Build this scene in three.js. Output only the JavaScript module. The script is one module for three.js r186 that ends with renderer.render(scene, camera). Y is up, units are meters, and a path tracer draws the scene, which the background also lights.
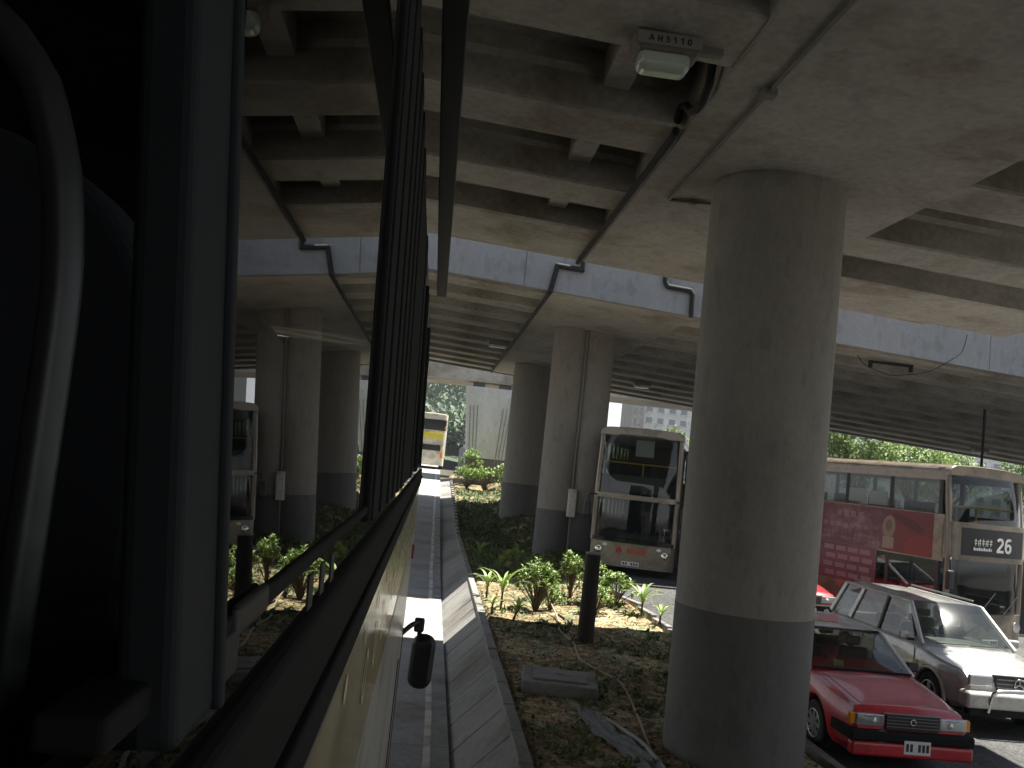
import * as THREE from 'three';
import { RoundedBoxGeometry } from 'three/addons/geometries/RoundedBoxGeometry.js';
import { mergeGeometries, toCreasedNormals } from 'three/addons/utils/BufferGeometryUtils.js';
import { FontLoader } from 'three/addons/loaders/FontLoader.js';
import { TextGeometry } from 'three/addons/geometries/TextGeometry.js';

// ---------------------------------------------------------------- camera, sky, sun, exposure
const scene = new THREE.Scene();
const E = 3.3;                                     // eye height above the planting bed
const FOCAL = 900;
const camera = new THREE.PerspectiveCamera(2 * Math.atan(384 / FOCAL) * 180 / Math.PI, 4 / 3, 0.02, 4000);
camera.rotation.order = 'YXZ';
camera.rotation.set(Math.atan(75.9 / FOCAL), -Math.atan(70.3 / FOCAL), 6.1 * Math.PI / 180);
camera.position.set(0, E, 0);
scene.add(camera);

const SUN = new THREE.Vector3(0.35, 1, -0.06).normalize();
{ // hazy bright sky with thin cloud
  const w = 512, h = 256, px = new Float32Array(w * h * 4);
  for (let j = 0; j < h; j++) for (let i = 0; i < w; i++) {
    const el = ((j + 0.5) / h - 0.5) * Math.PI, az = (i + 0.5) / w * Math.PI * 2, t = Math.max(0, Math.sin(el)), k = (j * w + i) * 4;
    const cl = 0.5 + 0.25 * Math.sin(az * 3 + 5 * t) * Math.sin(t * 9 + az) + 0.25 * Math.sin(az * 7 - 11 * t + 2) * Math.sin(t * 17 + 1.3 * Math.sin(az * 2)), c = 0.45 * Math.max(0, cl - 0.35), m = Math.pow(1 - t, 2.2);
    const base = [0.085 + 0.27 * m, 0.12 + 0.24 * m, 0.185 + 0.175 * m];
    for (let q = 0; q < 3; q++) px[k + q] = el < 0 ? 0.1 : base[q] + c * (0.30 - base[q]);
    px[k + 3] = 1;
  }
  const t = new THREE.DataTexture(px, w, h, THREE.RGBAFormat, THREE.FloatType);
  t.mapping = THREE.EquirectangularReflectionMapping; t.magFilter = THREE.LinearFilter; t.needsUpdate = true;
  scene.background = t; scene.environment = t;
}
const sun = new THREE.DirectionalLight(new THREE.Color(1, 0.96, 0.88), 5);
sun.position.copy(SUN).multiplyScalar(120).add(new THREE.Vector3(6, 0, -25));
sun.target.position.set(6, 0, -25);
sun.castShadow = true;
sun.shadow.mapSize.set(4096, 4096);
Object.assign(sun.shadow.camera, { left: -70, right: 70, top: 80, bottom: -80, near: 1, far: 300 });
scene.add(sun, sun.target);

const renderer = new THREE.WebGLRenderer({ antialias: true });
renderer.setSize(1024, 768);
renderer.toneMapping = THREE.LinearToneMapping;
renderer.toneMappingExposure = 3.3;
renderer.shadowMap.enabled = true;
renderer.shadowMap.type = THREE.PCFSoftShadowMap;

// ---------------------------------------------------------------- helpers
let seed = 12345;
const rnd = () => { seed = (seed * 1664525 + 1013904223) >>> 0; return seed / 4294967296; };
const rr = (a, b) => a + (b - a) * rnd();
const P = (x, y, d) => new THREE.Vector3(x, y, -d);
const smooth = (a, b, t) => { t = Math.min(1, Math.max(0, (t - a) / (b - a))); return t * t * (3 - 2 * t); };
const lerp = (a, b, t) => a + (b - a) * t;

// tileable noise
const LAT = 256, lattice = new Float32Array(LAT * LAT);
for (let i = 0; i < lattice.length; i++) lattice[i] = rnd();
function vnoise(x, y, per, off = 0) {
  const xi = Math.floor(x), yi = Math.floor(y), fx = x - xi, fy = y - yi;
  const u = fx * fx * (3 - 2 * fx), v = fy * fy * (3 - 2 * fy);
  const g = (a, b) => lattice[((((b % per) + per) % per + off) & 255) * LAT + ((((a % per) + per) % per + off * 7) & 255)];
  return lerp(lerp(g(xi, yi), g(xi + 1, yi), u), lerp(g(xi, yi + 1), g(xi + 1, yi + 1), u), v);
}
function fbm(u, v, per, oct = 5, off = 0) {
  let s = 0, a = 0.5, n = 0;
  for (let i = 0; i < oct; i++) { s += a * vnoise(u * per, v * per, per, off + i * 13); n += a; a *= 0.5; per *= 2; }
  return s / n;
}
function tex(size, fn, metres, srgb = true) {
  const data = new Uint8Array(size * size * 4);
  for (let j = 0; j < size; j++) for (let i = 0; i < size; i++) {
    const c = fn(i / size, j / size), k = (j * size + i) * 4;
    for (let q = 0; q < 3; q++) data[k + q] = Math.max(0, Math.min(255, 255 * (Array.isArray(c) ? c[q] : c)));
    data[k + 3] = 255;
  }
  const t = new THREE.DataTexture(data, size, size);
  t.wrapS = t.wrapT = THREE.RepeatWrapping; t.magFilter = THREE.LinearFilter; t.minFilter = THREE.LinearMipmapLinearFilter;
  t.generateMipmaps = true; t.repeat.set(1 / metres[0], 1 / metres[1]); t.needsUpdate = true;
  if (srgb) t.colorSpace = THREE.SRGBColorSpace;
  return t;
}
const concreteCol = tex(512, (u, v) => {
  const big = fbm(u, v, 3, 5), mid = fbm(u, v, 12, 4, 31), fine = fbm(u, v, 90, 2, 57), st = smooth(0.58, 0.78, fbm(u, v, 5, 5, 91));
  const run = smooth(0.55, 0.8, fbm(u, v * 0.999, 24, 3, 77)) * 0.08;
  const b = 0.84 + 0.16 * (big - 0.5) + 0.09 * (mid - 0.5) + 0.12 * (fine - 0.5) - run * 0.6;
  return [b - 0.09 * st, b - 0.105 * st, b - 0.13 * st];
}, [5.3, 5.3]);
const concreteBump = tex(512, (u, v) => 0.5 + 0.5 * (fbm(u, v, 40, 4, 5) - 0.5) + 0.3 * (fbm(u, v, 6, 3, 8) - 0.5), [2.1, 2.1], false);
const paintedCol = tex(512, (u, v) => {
  const b = 0.84 + 0.07 * (fbm(u, v, 3, 4, 18) - 0.5) + 0.05 * (fbm(u, v, 14, 3, 49) - 0.5) + 0.08 * (fbm(u, v, 100, 2, 71) - 0.5) - 0.05 * smooth(0.6, 0.75, fbm(u, v, 16, 4, 23));
  return [b, b * 0.995, b * 0.985];
}, [3.1, 6.7]);
const soilCol = tex(512, (u, v) => {
  const a = fbm(u, v, 5, 6, 3), b = fbm(u, v, 40, 3, 17), c = fbm(u, v, 120, 2, 29), m = smooth(0.5, 0.7, fbm(u, v, 7, 4, 61));
  const t = 0.5 + 0.5 * (a - 0.5) + 0.5 * (b - 0.5) + 0.45 * (c - 0.5);
  return [t + 0.06 * (1 - m), t + 0.02 * (1 - m) + 0.03 * m, t - 0.07 + 0.01 * m];
}, [4.1, 4.1]);
const soilBump = tex(512, (u, v) => fbm(u, v, 30, 5, 44), [2.3, 2.3], false);
const asphaltCol = tex(512, (u, v) => {
  const t = 0.62 + 0.25 * (fbm(u, v, 4, 4, 9) - 0.5) + 0.5 * (fbm(u, v, 128, 2, 21) - 0.5) - 0.12 * smooth(0.6, 0.75, fbm(u, v, 6, 4, 33));
  return [t, t, t * 0.98];
}, [3.7, 3.7]);
const dirtCol = tex(512, (u, v) => {
  const t = 0.95 - 0.16 * smooth(0.45, 0.75, fbm(u, v, 5, 5, 14)) - 0.1 * smooth(0.5, 0.8, fbm(u, v, 40, 3, 25));
  return [t, t * 0.985, t * 0.955];
}, [1.7, 1.7]);
const C = (r, g, b) => new THREE.Color().setRGB(r, g, b);
const mat = (c, rough = 0.7, o = {}) => new THREE.MeshPhysicalMaterial({ color: Array.isArray(c) ? C(...c) : new THREE.Color(c), roughness: rough, ...o });

const M = {
  beam: mat([0.64, 0.60, 0.535], 0.92, { map: concreteCol, bumpMap: concreteBump, bumpScale: 0.006 }),
  cap: mat([0.62, 0.58, 0.52], 0.92, { map: concreteCol, bumpMap: concreteBump, bumpScale: 0.005 }),
  slab: mat([0.55, 0.515, 0.46], 0.95, { map: concreteCol }),
  fascia: mat([0.38, 0.39, 0.405], 0.85, { map: paintedCol, bumpMap: concreteBump, bumpScale: 0.004 }),
  column: mat([0.385, 0.355, 0.31], 0.75, { map: paintedCol, bumpMap: concreteBump, bumpScale: 0.003 }),
  columnPaint: mat([0.165, 0.16, 0.155], 0.7, { map: paintedCol }),
  pier: mat([0.8, 0.79, 0.76], 0.85, { map: paintedCol }),
  lane: mat([0.48, 0.475, 0.46], 0.9, { map: concreteCol, bumpMap: concreteBump, bumpScale: 0.004 }),
  asphalt: mat([0.16, 0.16, 0.16], 0.88, { map: asphaltCol }),
  kerb: mat([0.34, 0.33, 0.31], 0.9, { map: concreteCol }),
  wall: mat([0.36, 0.35, 0.325], 0.9, { map: concreteCol, bumpMap: concreteBump, bumpScale: 0.006 }),
  soil: mat([0.85, 0.75, 0.58], 1, { map: soilCol, bumpMap: soilBump, bumpScale: 0.05 }),
  white: mat([0.75, 0.75, 0.73], 0.75, { map: dirtCol }),
  black: mat([0.012, 0.012, 0.013], 0.5),
  rubber: mat([0.018, 0.018, 0.018], 0.8, { specularIntensity: 0.35 }),
  pipe: mat([0.012, 0.012, 0.013], 0.8),
  conduit: mat([0.2, 0.19, 0.17], 0.6),
  alu: mat([0.16, 0.17, 0.175], 0.42, { metalness: 0.6 }),
  chrome: mat([0.6, 0.6, 0.6], 0.18, { metalness: 1 }),
  tyre: mat([0.02, 0.02, 0.02], 0.85),
  rim: mat([0.5, 0.5, 0.5], 0.3, { metalness: 0.8 }),
  glass: mat([1, 1, 1], 0.0, { transmission: 1, thickness: 0, ior: 1.5 }),
  screenGlass: mat([0.55, 0.6, 0.58], 0.2, { transmission: 1, thickness: 0, ior: 1.5 }),
  carGlass: mat([0.55, 0.6, 0.58], 0.0, { transmission: 1, thickness: 0, ior: 1.5 }),
  busGlass: mat([0.42, 0.46, 0.45], 0.0, { transmission: 1, thickness: 0, ior: 1.5 }),
  ownGlass: mat([0.5, 0.52, 0.52], 0.0, { transmission: 1, thickness: 0, ior: 1.55 }),
  lens: mat([0.9, 0.92, 0.92], 0.05, { transmission: 0.9, thickness: 0 }),
  lampGlass: mat([0.75, 0.82, 0.76], 0.12, { transmission: 0.5, thickness: 0 }),
  amber: mat([0.8, 0.3, 0.02], 0.2),
  redLens: mat([0.5, 0.02, 0.02], 0.2),
  interior: mat([0.06, 0.06, 0.063], 0.85),
  lining: mat([0.24, 0.24, 0.23], 0.85, { map: dirtCol }),
  seat: mat([0.03, 0.033, 0.042], 0.85),
  wood: mat([0.035, 0.03, 0.026], 0.85, { map: dirtCol }),
};

function uvM(g) {           // box-projected texture coordinates in metres
  g = g.index ? g.toNonIndexed() : g;
  const p = g.attributes.position, n = p.count, uv = new Float32Array(n * 2);
  const a = new THREE.Vector3(), b = new THREE.Vector3(), c = new THREE.Vector3(), e = new THREE.Vector3();
  for (let i = 0; i < n; i += 3) {
    a.fromBufferAttribute(p, i); b.fromBufferAttribute(p, i + 1); c.fromBufferAttribute(p, i + 2);
    e.copy(b).sub(a).cross(c.clone().sub(a));
    const ax = Math.abs(e.x), ay = Math.abs(e.y), az = Math.abs(e.z);
    for (let k = 0; k < 3; k++) {
      const q = [a, b, c][k];
      const [u, v] = ay >= ax && ay >= az ? [q.x, q.z] : ax >= az ? [q.z, q.y] : [q.x, q.y];
      uv[(i + k) * 2] = u; uv[(i + k) * 2 + 1] = v;
    }
  }
  g.setAttribute('uv', new THREE.BufferAttribute(uv, 2));
  return g;
}
const strip = g => { g = g.index ? g.toNonIndexed() : g; for (const k of Object.keys(g.attributes)) if (!['position', 'normal', 'uv', 'color'].includes(k)) g.deleteAttribute(k); return g; };
const merge = gs => mergeGeometries(gs.map(strip));
const add = (parent, name, geo, m) => { const o = new THREE.Mesh(geo, m); o.name = name; parent.add(o); return o; };
const used = {};
const numbered = n => { const k = used[n] = (used[n] ?? -1) + 1; return k ? `${n}_${String(k).padStart(3, '0')}` : n; };
function thing(name, label, category, pos = [0, 0, 0], turn = 0, group) {
  const o = new THREE.Group(); o.name = numbered(name); scene.add(o);
  o.position.set(...pos); o.rotation.y = turn; o.userData = { label, category };
  if (group) o.userData.group = group;
  return o;
}
function single(name, geo, m, label, category, group) {
  const o = add(scene, numbered(name), geo, m); o.userData = { label, category };
  if (group) o.userData.group = group;
  return o;
}
const structure = (name, geo, m) => { const o = geo ? add(scene, name, geo, m) : new THREE.Group(); o.name = name; if (!geo) scene.add(o); o.userData.kind = 'structure'; return o; };
// a box by its limits in x, y, depth
const box = (x0, x1, y0, y1, d0, d1, r = 0) => {
  const w = x1 - x0, h = y1 - y0, l = d1 - d0;
  const g = r ? new RoundedBoxGeometry(w, h, l, 2, Math.min(r, w / 2.01, h / 2.01, l / 2.01)) : new THREE.BoxGeometry(w, h, l);
  g.translate((x0 + x1) / 2, (y0 + y1) / 2, -(d0 + d1) / 2);
  return uvM(g);
};
const tube = (pts, r, seg = 6, closed = false, smoothCurve = true) => {
  const c = smoothCurve ? new THREE.CatmullRomCurve3(pts, closed, 'catmullrom', 0.3) : (() => { const q = new THREE.CurvePath(); for (let i = 0; i + 1 < pts.length; i++) q.add(new THREE.LineCurve3(pts[i], pts[i + 1])); return q; })();
  if (!smoothCurve) return merge(pts.slice(1).map((p, i) => rod(pts[i], p, r, seg + 2)).concat(pts.slice(1, -1).map(p => new THREE.SphereGeometry(r, 10, 8).translate(p.x, p.y, p.z))));
  return new THREE.TubeGeometry(c, pts.length * 8, r, seg, closed);
};
const rod = (a, b, r, seg = 8, r2 = r) => {
  const l = a.distanceTo(b), g = new THREE.CylinderGeometry(r2, r, l, seg);
  g.translate(0, l / 2, 0);
  g.applyQuaternion(new THREE.Quaternion().setFromUnitVectors(new THREE.Vector3(0, 1, 0), b.clone().sub(a).normalize()));
  g.translate(a.x, a.y, a.z);
  return g;
};
function grid(nu, nv, fn) {               // fn(u,v) -> Vector3
  const pos = [], uv = [], idx = [];
  for (let j = 0; j <= nv; j++) for (let i = 0; i <= nu; i++) { const q = fn(i / nu, j / nv); pos.push(q.x, q.y, q.z); uv.push(i / nu, j / nv); }
  for (let j = 0; j < nv; j++) for (let i = 0; i < nu; i++) { const a = j * (nu + 1) + i, b = a + 1, c = a + nu + 1, d = c + 1; idx.push(a, b, d, a, d, c); }
  const g = new THREE.BufferGeometry();
  g.setAttribute('position', new THREE.Float32BufferAttribute(pos, 3)); g.setAttribute('uv', new THREE.Float32BufferAttribute(uv, 2)); g.setIndex(idx); g.computeVertexNormals();
  return g;
}
const V = (x, y, z) => new THREE.Vector3(x, y, z);
function panel(a, b, c, d, bulge = 0, n = 6) {     // a b bottom edge, d c top edge; bulges along its normal
  const nrm = b.clone().sub(a).cross(d.clone().sub(a)).normalize();
  return grid(n, n, (u, v) => {
    const p = a.clone().lerp(b, u).lerp(d.clone().lerp(c, u), v);
    return p.addScaledVector(nrm, bulge * (1 - (2 * u - 1) ** 2) * (0.4 + 0.6 * (1 - (2 * v - 1) ** 2)));
  });
}

// ---------------------------------------------------------------- ground, lane, bed, roads
const rise = d => d < 38 ? 0 : d < 66 ? 1.62 * smooth(38, 66, d) * 0.5 + 0.81 * (d - 38) / 28 : 1.62;
const laneY = d => d < 26 ? -0.6 : d < 72 ? -0.6 + 2.6 * (0.35 * smooth(26, 72, d) + 0.65 * (d - 26) / 46) : 2.0;
{
  const ds = []; for (let d = -60; d < 100; d += 4) ds.push(d); for (let d = 100; d <= 900; d += 100) ds.push(d);
  structure('ground', uvM(grid(24, ds.length - 1, (u, v) => { const d = ds[Math.round(v * (ds.length - 1))]; return P(lerp(-600, 600, u), rise(d) - 0.85, d); })), mat([0.2, 0.19, 0.16], 1, { map: soilCol }));
}
{ // our lane: cast slabs with open joints
  const lane = structure('lane');
  for (let d = -6; d < 90; d += 4.6) {
    const a = d + 0.008, b = d + 4.6 - 0.008, g = new THREE.BoxGeometry(4.2, 0.2, 1, 1, 1, 4);
    const p = g.attributes.position;
    for (let i = 0; i < p.count; i++) { const dd = lerp(a, b, 0.5 - p.getZ(i)); p.setXYZ(i, p.getX(i) - 1.46, laneY(dd) + (p.getY(i) > 0 ? 0 : -0.2), -dd); }
    g.computeVertexNormals(); add(lane, 'slab', uvM(g), M.lane);
  }
  const line = structure('lane_marking', uvM(grid(1, 60, (u, v) => { const d = lerp(1, 78, v); return P(lerp(0.30, 0.40, u) + 0.01 * Math.sin(d), laneY(d) + 0.004, d); })), mat([0.72, 0.72, 0.7], 0.8, { map: dirtCol }));
}
// the paved slope between lane and bed
{
  const w = thing('retaining_slope', 'sloping paved retaining edge of concrete slabs beside the narrow lane', 'retaining wall');
  const L = 1.15;
  for (let d = 2; d < 62; d += L) {
    const a = d + 0.012, b = d + L - 0.012;
    const mk = (x0, x1, yo0, yo1) => {
      const q = [];
      for (const dd of [a, b]) { q.push(P(x0, laneY(dd) - 0.12 + yo0, dd), P(x1, Math.max(rise(dd), laneY(dd) + 0.04) + yo1 - 0.02, dd), P(x1 + 0.1, Math.max(rise(dd), laneY(dd) + 0.04) + yo1 - 0.22, dd), P(x0 + 0.12, laneY(dd) - 0.3 + yo0, dd)); }
      const f = [[0, 1, 5, 4], [1, 2, 6, 5], [3, 7, 6, 2], [0, 4, 7, 3], [0, 3, 2, 1], [4, 5, 6, 7]], pos = [];
      for (const [i, j, k, l] of f) for (const t of [i, k, j, i, l, k]) pos.push(q[t].x, q[t].y, q[t].z);
      const g = new THREE.BufferGeometry(); g.setAttribute('position', new THREE.Float32BufferAttribute(pos, 3)); g.computeVertexNormals(); return uvM(g);
    };
    add(w, 'slab', mk(0.60 + rr(-0.006, 0.006), 1.3, 0, 0), M.wall);
    const h = Math.max(rise(d + L / 2), laneY(d + L / 2) + 0.04);
    add(w, 'coping', box(1.30, 1.46, h - 0.2, h + 0.05 + rr(-0.008, 0.008), a, b, 0.02), M.wall);
  }
}
const KERB = [[5.33, -8], [5.33, 6], [5.33, 14], [5.6, 18.5], [5.3, 21.5], [4.55, 24.5], [4.9, 27], [6.0, 29.2], [6.3, 31.5], [7.2, 36], [8.0, 45], [8.4, 60], [8.4, 74]];
const kerbX = d => { for (let i = 0; i + 1 < KERB.length; i++) if (d <= KERB[i + 1][1]) return lerp(KERB[i][0], KERB[i + 1][0], (d - KERB[i][1]) / (KERB[i + 1][1] - KERB[i][1])); return 8.4; };
const lift = (x, d) => 0.42 * smooth(18, 26, d) * smooth(3.2, 5, x);
const bedY = (x, d) => rise(d) + lift(x, d) + 0.10 * (fbm(x / 9 + 5, d / 9 + 5, 8, 4, 3) - 0.5) * (1 - 0.6 * smooth(26, 34, d)) + 0.05 * (fbm(x / 3 + 9, d / 3 + 9, 9, 3, 40) - 0.5) * (1 - 0.8 * smooth(26, 34, d)) - 0.02;
structure('planting_bed', uvM(grid(34, 420, (u, v) => { const d = lerp(-6, 74, v), x = lerp(1.44, kerbX(d) - 0.05, u); return P(x, u < 0.01 || u > 0.99 ? rise(d) + lift(x, d) - 0.25 : bedY(x, d), d); })), M.soil);
structure('road', uvM(grid(46, 80, (u, v) => { const d = lerp(-30, 130, v), x = lerp(3.2, 95, u); return P(x, rise(d) - 0.13 + 0.42 * smooth(18, 26, d) * smooth(3.2, 5, x) * (1 - smooth(9, 13, x)), d); })), M.asphalt);
{
  const k = thing('kerb', 'grey concrete kerb stones edging the planted island beside the red taxi', 'kerb');
  for (let i = 0; i + 1 < KERB.length; i++) {
    const [x0, d0] = KERB[i], [x1, d1] = KERB[i + 1], len = Math.hypot(x1 - x0, d1 - d0), n = Math.max(1, Math.round(len / 1)), ang = Math.atan2(x1 - x0, d1 - d0);
    for (let j = 0; j < n; j++) {
      const t = (j + 0.5) / n, d = lerp(d0, d1, t), m = add(k, 'kerb_stone', box(-0.07, 0.07, -0.3, 0.03, -len / n / 2 + 0.006, len / n / 2 - 0.006, 0.02), M.kerb);
      m.position.set(lerp(x0, x1, t), rise(d) + lift(5, d), -d); m.rotation.y = -ang;
    }
  }
}

// ---------------------------------------------------------------- flyovers
const FALL = 0.06;                                    // crossfall down to the right
const beamShape = new THREE.Shape([[0.03, 0], [0.97, 0], [1, 0.03], [0.96, 0.42], [1.05, 0.48], [1.05, 0.68], [-0.05, 0.68], [-0.05, 0.48], [0.04, 0.42], [0, 0.03]].map(q => new THREE.Vector2(...q)));
function beamGeo(x0, x1, d, H, w = 1) {
  const n = Math.max(1, Math.round((x1 - x0) / 6)), g = new THREE.ExtrudeGeometry(beamShape, { depth: x1 - x0, bevelEnabled: false, steps: n });
  // shape x -> depth, shape y -> up, extrusion -> x
  const p = g.attributes.position;
  for (let i = 0; i < p.count; i++) { const s = p.getX(i), y = p.getY(i), e = p.getZ(i); p.setXYZ(i, x0 + e, y, -(d + s * w)); }
  let q = uvM(g); q.computeVertexNormals();
  return fall(q, H);
}
function fall(g, H) { const p = g.attributes.position; for (let i = 0; i < p.count; i++) p.setY(i, p.getY(i) + H - FALL * p.getX(i)); return g; }
const fbox = (H, ...a) => fall(box(...a), H);
function colGeo(r, y0, y1, seg = 48) { const g = new THREE.CylinderGeometry(r, r, y1 - y0, seg, 1, true); g.translate(0, (y0 + y1) / 2, 0); const p = g.attributes.position, uv = g.attributes.uv; for (let i = 0; i < p.count; i++) uv.setXY(i, uv.getX(i) * 2 * Math.PI * r, p.getY(i)); return g; }
// near flyover
const H1 = 7.4;
{
  const f = thing('flyover', 'near concrete flyover overhead with the big round column beside the taxi', 'flyover');
  const edge = d => 10.9;
  const ds = []; for (let k = -6; k <= 3; k++) ds.push(7.2 + 2.6 * k);
  for (const d of ds) {
    const last = d > 14.5, dd = last ? 14.75 : d, w = last ? 2.15 : 1;
    add(f, 'beam', beamGeo(-12, 2.44, dd, H1, w), M.beam);
    add(f, 'beam', beamGeo(5.81, edge(dd + 0.5), dd, H1, w), M.beam);
    if (!last) for (const x of [1.42, -3.2, -8]) add(f, 'diaphragm', fbox(H1, x, x + 0.32, 0.3, 0.68, dd + 0.98, (d > 12 ? 14.75 : dd + 2.6), 0.02), M.beam);
  }
  const s = new THREE.Shape([[-40, -40], [10.9, -40], [10.9, 19.8], [-40, 19.8]].map(q => new THREE.Vector2(...q)));  // unseen left, rear and far reaches are extended to deepen the shade beneath
  const sg = new THREE.ExtrudeGeometry(s, { depth: 0.42, bevelEnabled: false }); sg.rotateX(-Math.PI / 2);
  add(f, 'deck_slab', fall(uvM(sg.translate(0, 0.682, 0)), H1), M.slab);
  add(f, 'crosshead', fbox(H1, 2.42, 5.84, -0.03, 0.68, -9, 16.92, 0.03), M.cap);
  add(f, 'parapet', fbox(H1, -12, 10.88, 1.1, 2.0, 19.45, 19.75, 0.03), M.fascia);
  add(f, 'parapet', fbox(H1, 10.6, 10.88, 1.1, 2.0, -40, 19.4, 0.03), M.fascia);
  add(f, 'deck_slab', fbox(H1, 24, 48, 0.5, 1.1, -40, 19.8), M.slab);  // extra slab out of view on the right, added to darken the shade below
  const c = add(f, 'column', colGeo(0.85, -0.4, H1 - FALL * 3.9 + 0.02).translate(4.08, 0, -11.2), M.column);
  add(c, 'painted_base', colGeo(0.853, -0.3, 1.77).translate(4.08, 0, -11.2), M.columnPaint);
}
// far flyover
const H2 = 8.4;
{
  const f = thing('flyover', 'far concrete flyover with a blue grey edge beam, twin round columns beneath', 'flyover');
  for (let k = 0; k < 10; k++) {
    const d = 26.0 + 2.6 * k;
    add(f, 'beam', beamGeo(-12, 2.84, d, H2), M.beam);
    add(f, 'beam', beamGeo(7.11, 44, d, H2), M.beam);
  }
  add(f, 'deck_slab', fbox(H2, -12, 44, 0.682, 1.1, 25.6, 51.4), M.slab);
  add(f, 'crosshead', fbox(H2, 2.82, 7.13, -0.03, 0.68, 25.44, 50.9, 0.03), M.cap);
  for (let x = -12; x < 44; x += 7) add(f, 'edge_panel', fbox(H2, x + 0.006, x + 6.994, -0.02, 1.9, 25.2, 25.42, 0.01), M.fascia);
  for (let x = -12; x < 44; x += 7) add(f, 'edge_panel', fbox(H2, x + 0.006, x + 6.994, -0.02, 1.9, 51.5, 51.72, 0.01), M.fascia);
  // twin column
  const tw = r => { const dx = 0.42, lim = Math.acos(dx / r), a = []; for (let i = 0; i < 30; i++) { const t = lerp(lim, Math.PI * 2 - lim, i / 29.5); a.push([-dx + r * Math.cos(t), r * Math.sin(t)]); } return [...a, ...a.map(([x, z]) => [-x, -z])]; };
  const mk = (r, y0, y1) => { const sh = new THREE.Shape(tw(r).map(q => new THREE.Vector2(...q))); const g = new THREE.ExtrudeGeometry(sh, { depth: y1 - y0, bevelEnabled: false }); g.rotateX(-Math.PI / 2); g.translate(4.86, y0, -31.4); return uvM(g); };
  const c2 = add(f, 'column', mk(0.67, -0.4, H2 - FALL * 4.6), M.column);
  add(c2, 'painted_base', mk(0.674, -0.3, 1.77), M.columnPaint);
  const c3 = add(f, 'column', colGeo(1.1, 0, H2 - FALL * 4.2).translate(4.65, 0, -45), M.column);
  add(c3, 'painted_base', colGeo(1.104, 0, 2.2).translate(4.65, 0, -45), M.columnPaint);
}
// ---------------------------------------------------------------- pipes and lamps under the decks
const onDeck = (H, x, y, d) => P(x, H - FALL * x + y, d);
single('drain_pipe', merge([
  tube([onDeck(H1, 2.30, 0.3, 1), onDeck(H1, 2.30, 0.3, 7), onDeck(H1, 2.30, 0.28, 8.3), onDeck(H1, 2.34, -0.06, 8.7), onDeck(H1, 2.34, -0.06, 9.2), onDeck(H1, 2.32, 0.2, 9.6), onDeck(H1, 2.33, 0.02, 9.9), onDeck(H1, 2.33, -0.06, 10.2), onDeck(H1, 2.33, -0.06, 16.9)], 0.045, 8, false, true)]), M.pipe,
  'thick black drain cable along the left edge of the near crosshead', 'cable');
single('conduit', merge([tube([onDeck(H1, 2.88, -0.06, 1), onDeck(H1, 2.88, -0.06, 12.2), onDeck(H1, 3.5, -0.06, 12.0)].map((q, i) => q), 0.022, 6, false, false), box(-0.07, 0.07, -0.06, 0.02, -0.07, 0.07, 0.01).translate(2.88, H1 - FALL * 2.88 - 0.05, -8.4), box(-0.05, 0.05, -0.05, 0.02, -0.05, 0.05, 0.01).translate(3.2, H1 - FALL * 3.2 - 0.05, -12.1)]), M.conduit,
  'thin grey electrical conduit running along the near crosshead soffit', 'conduit');
single('drain_pipe', merge([tube([onDeck(H2, 3.65, 1.7, 25.12), onDeck(H2, 3.63, 0.72, 25.12), onDeck(H2, 2.9, 0.72, 25.12), onDeck(H2, 2.76, -0.1, 25.12)], 0.075, 8, false, false), tube([onDeck(H2, 2.76, -0.1, 25.1), onDeck(H2, 2.72, -0.1, 50.5)], 0.06, 8, false, false)]), M.pipe,
  'black drain pipe stepping down the blue grey edge beam to the left', 'pipe');
single('drain_pipe', tube([onDeck(H2, 6.05, 1.7, 25.12), onDeck(H2, 6.05, 0.82, 25.12), onDeck(H2, 6.13, 0.70, 25.12), onDeck(H2, 6.8, 0.70, 25.12), onDeck(H2, 6.88, 0.6, 25.12), onDeck(H2, 6.9, -0.07, 25.12)], 0.075, 8, false, false), M.pipe,
  'black drain pipe stepping down the blue grey edge beam beside the big column', 'pipe');
single('downpipe', merge([rod(P(4.86, 2.4, 30.8), P(4.86, H2 - 0.3, 30.8), 0.045, 10), ...[3.2, 4.4, 5.6, 6.8].map(y => box(-0.07, 0.07, -0.03, 0.03, -0.05, 0.06).translate(4.86, y, -30.8))]), mat([0.2, 0.19, 0.175], 0.7),
  'grey downpipe running down the groove of the twin column', 'pipe');
{
  const b = thing('electrical_box', 'pale electrical box low on the twin column', 'junction box', [4.86, 1.6, -30.66]);
  add(b, 'case', box(-0.14, 0.14, 0, 0.95, -0.1, 0.1, 0.02), M.white); add(b, 'door', box(-0.11, 0.11, 0.06, 0.88, -0.012, 0.012, 0.005).translate(0, 0, 0.105), M.white);
  add(b, 'feed_pipe', rod(V(0, -1.6, -0.02), V(0, 0, -0.02), 0.03), M.conduit);
}
const font = await new FontLoader().loadAsync('fonts/droid/droid_sans_bold.typeface.json');
const text = (s, size, depth = 0.004) => { const g = new TextGeometry(s, { font, size, depth, curveSegments: 3, bevelEnabled: false }); g.computeBoundingBox(); const c = g.boundingBox.getCenter(V(0, 0, 0)); g.translate(-c.x, -c.y, 0); return g; };
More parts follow.
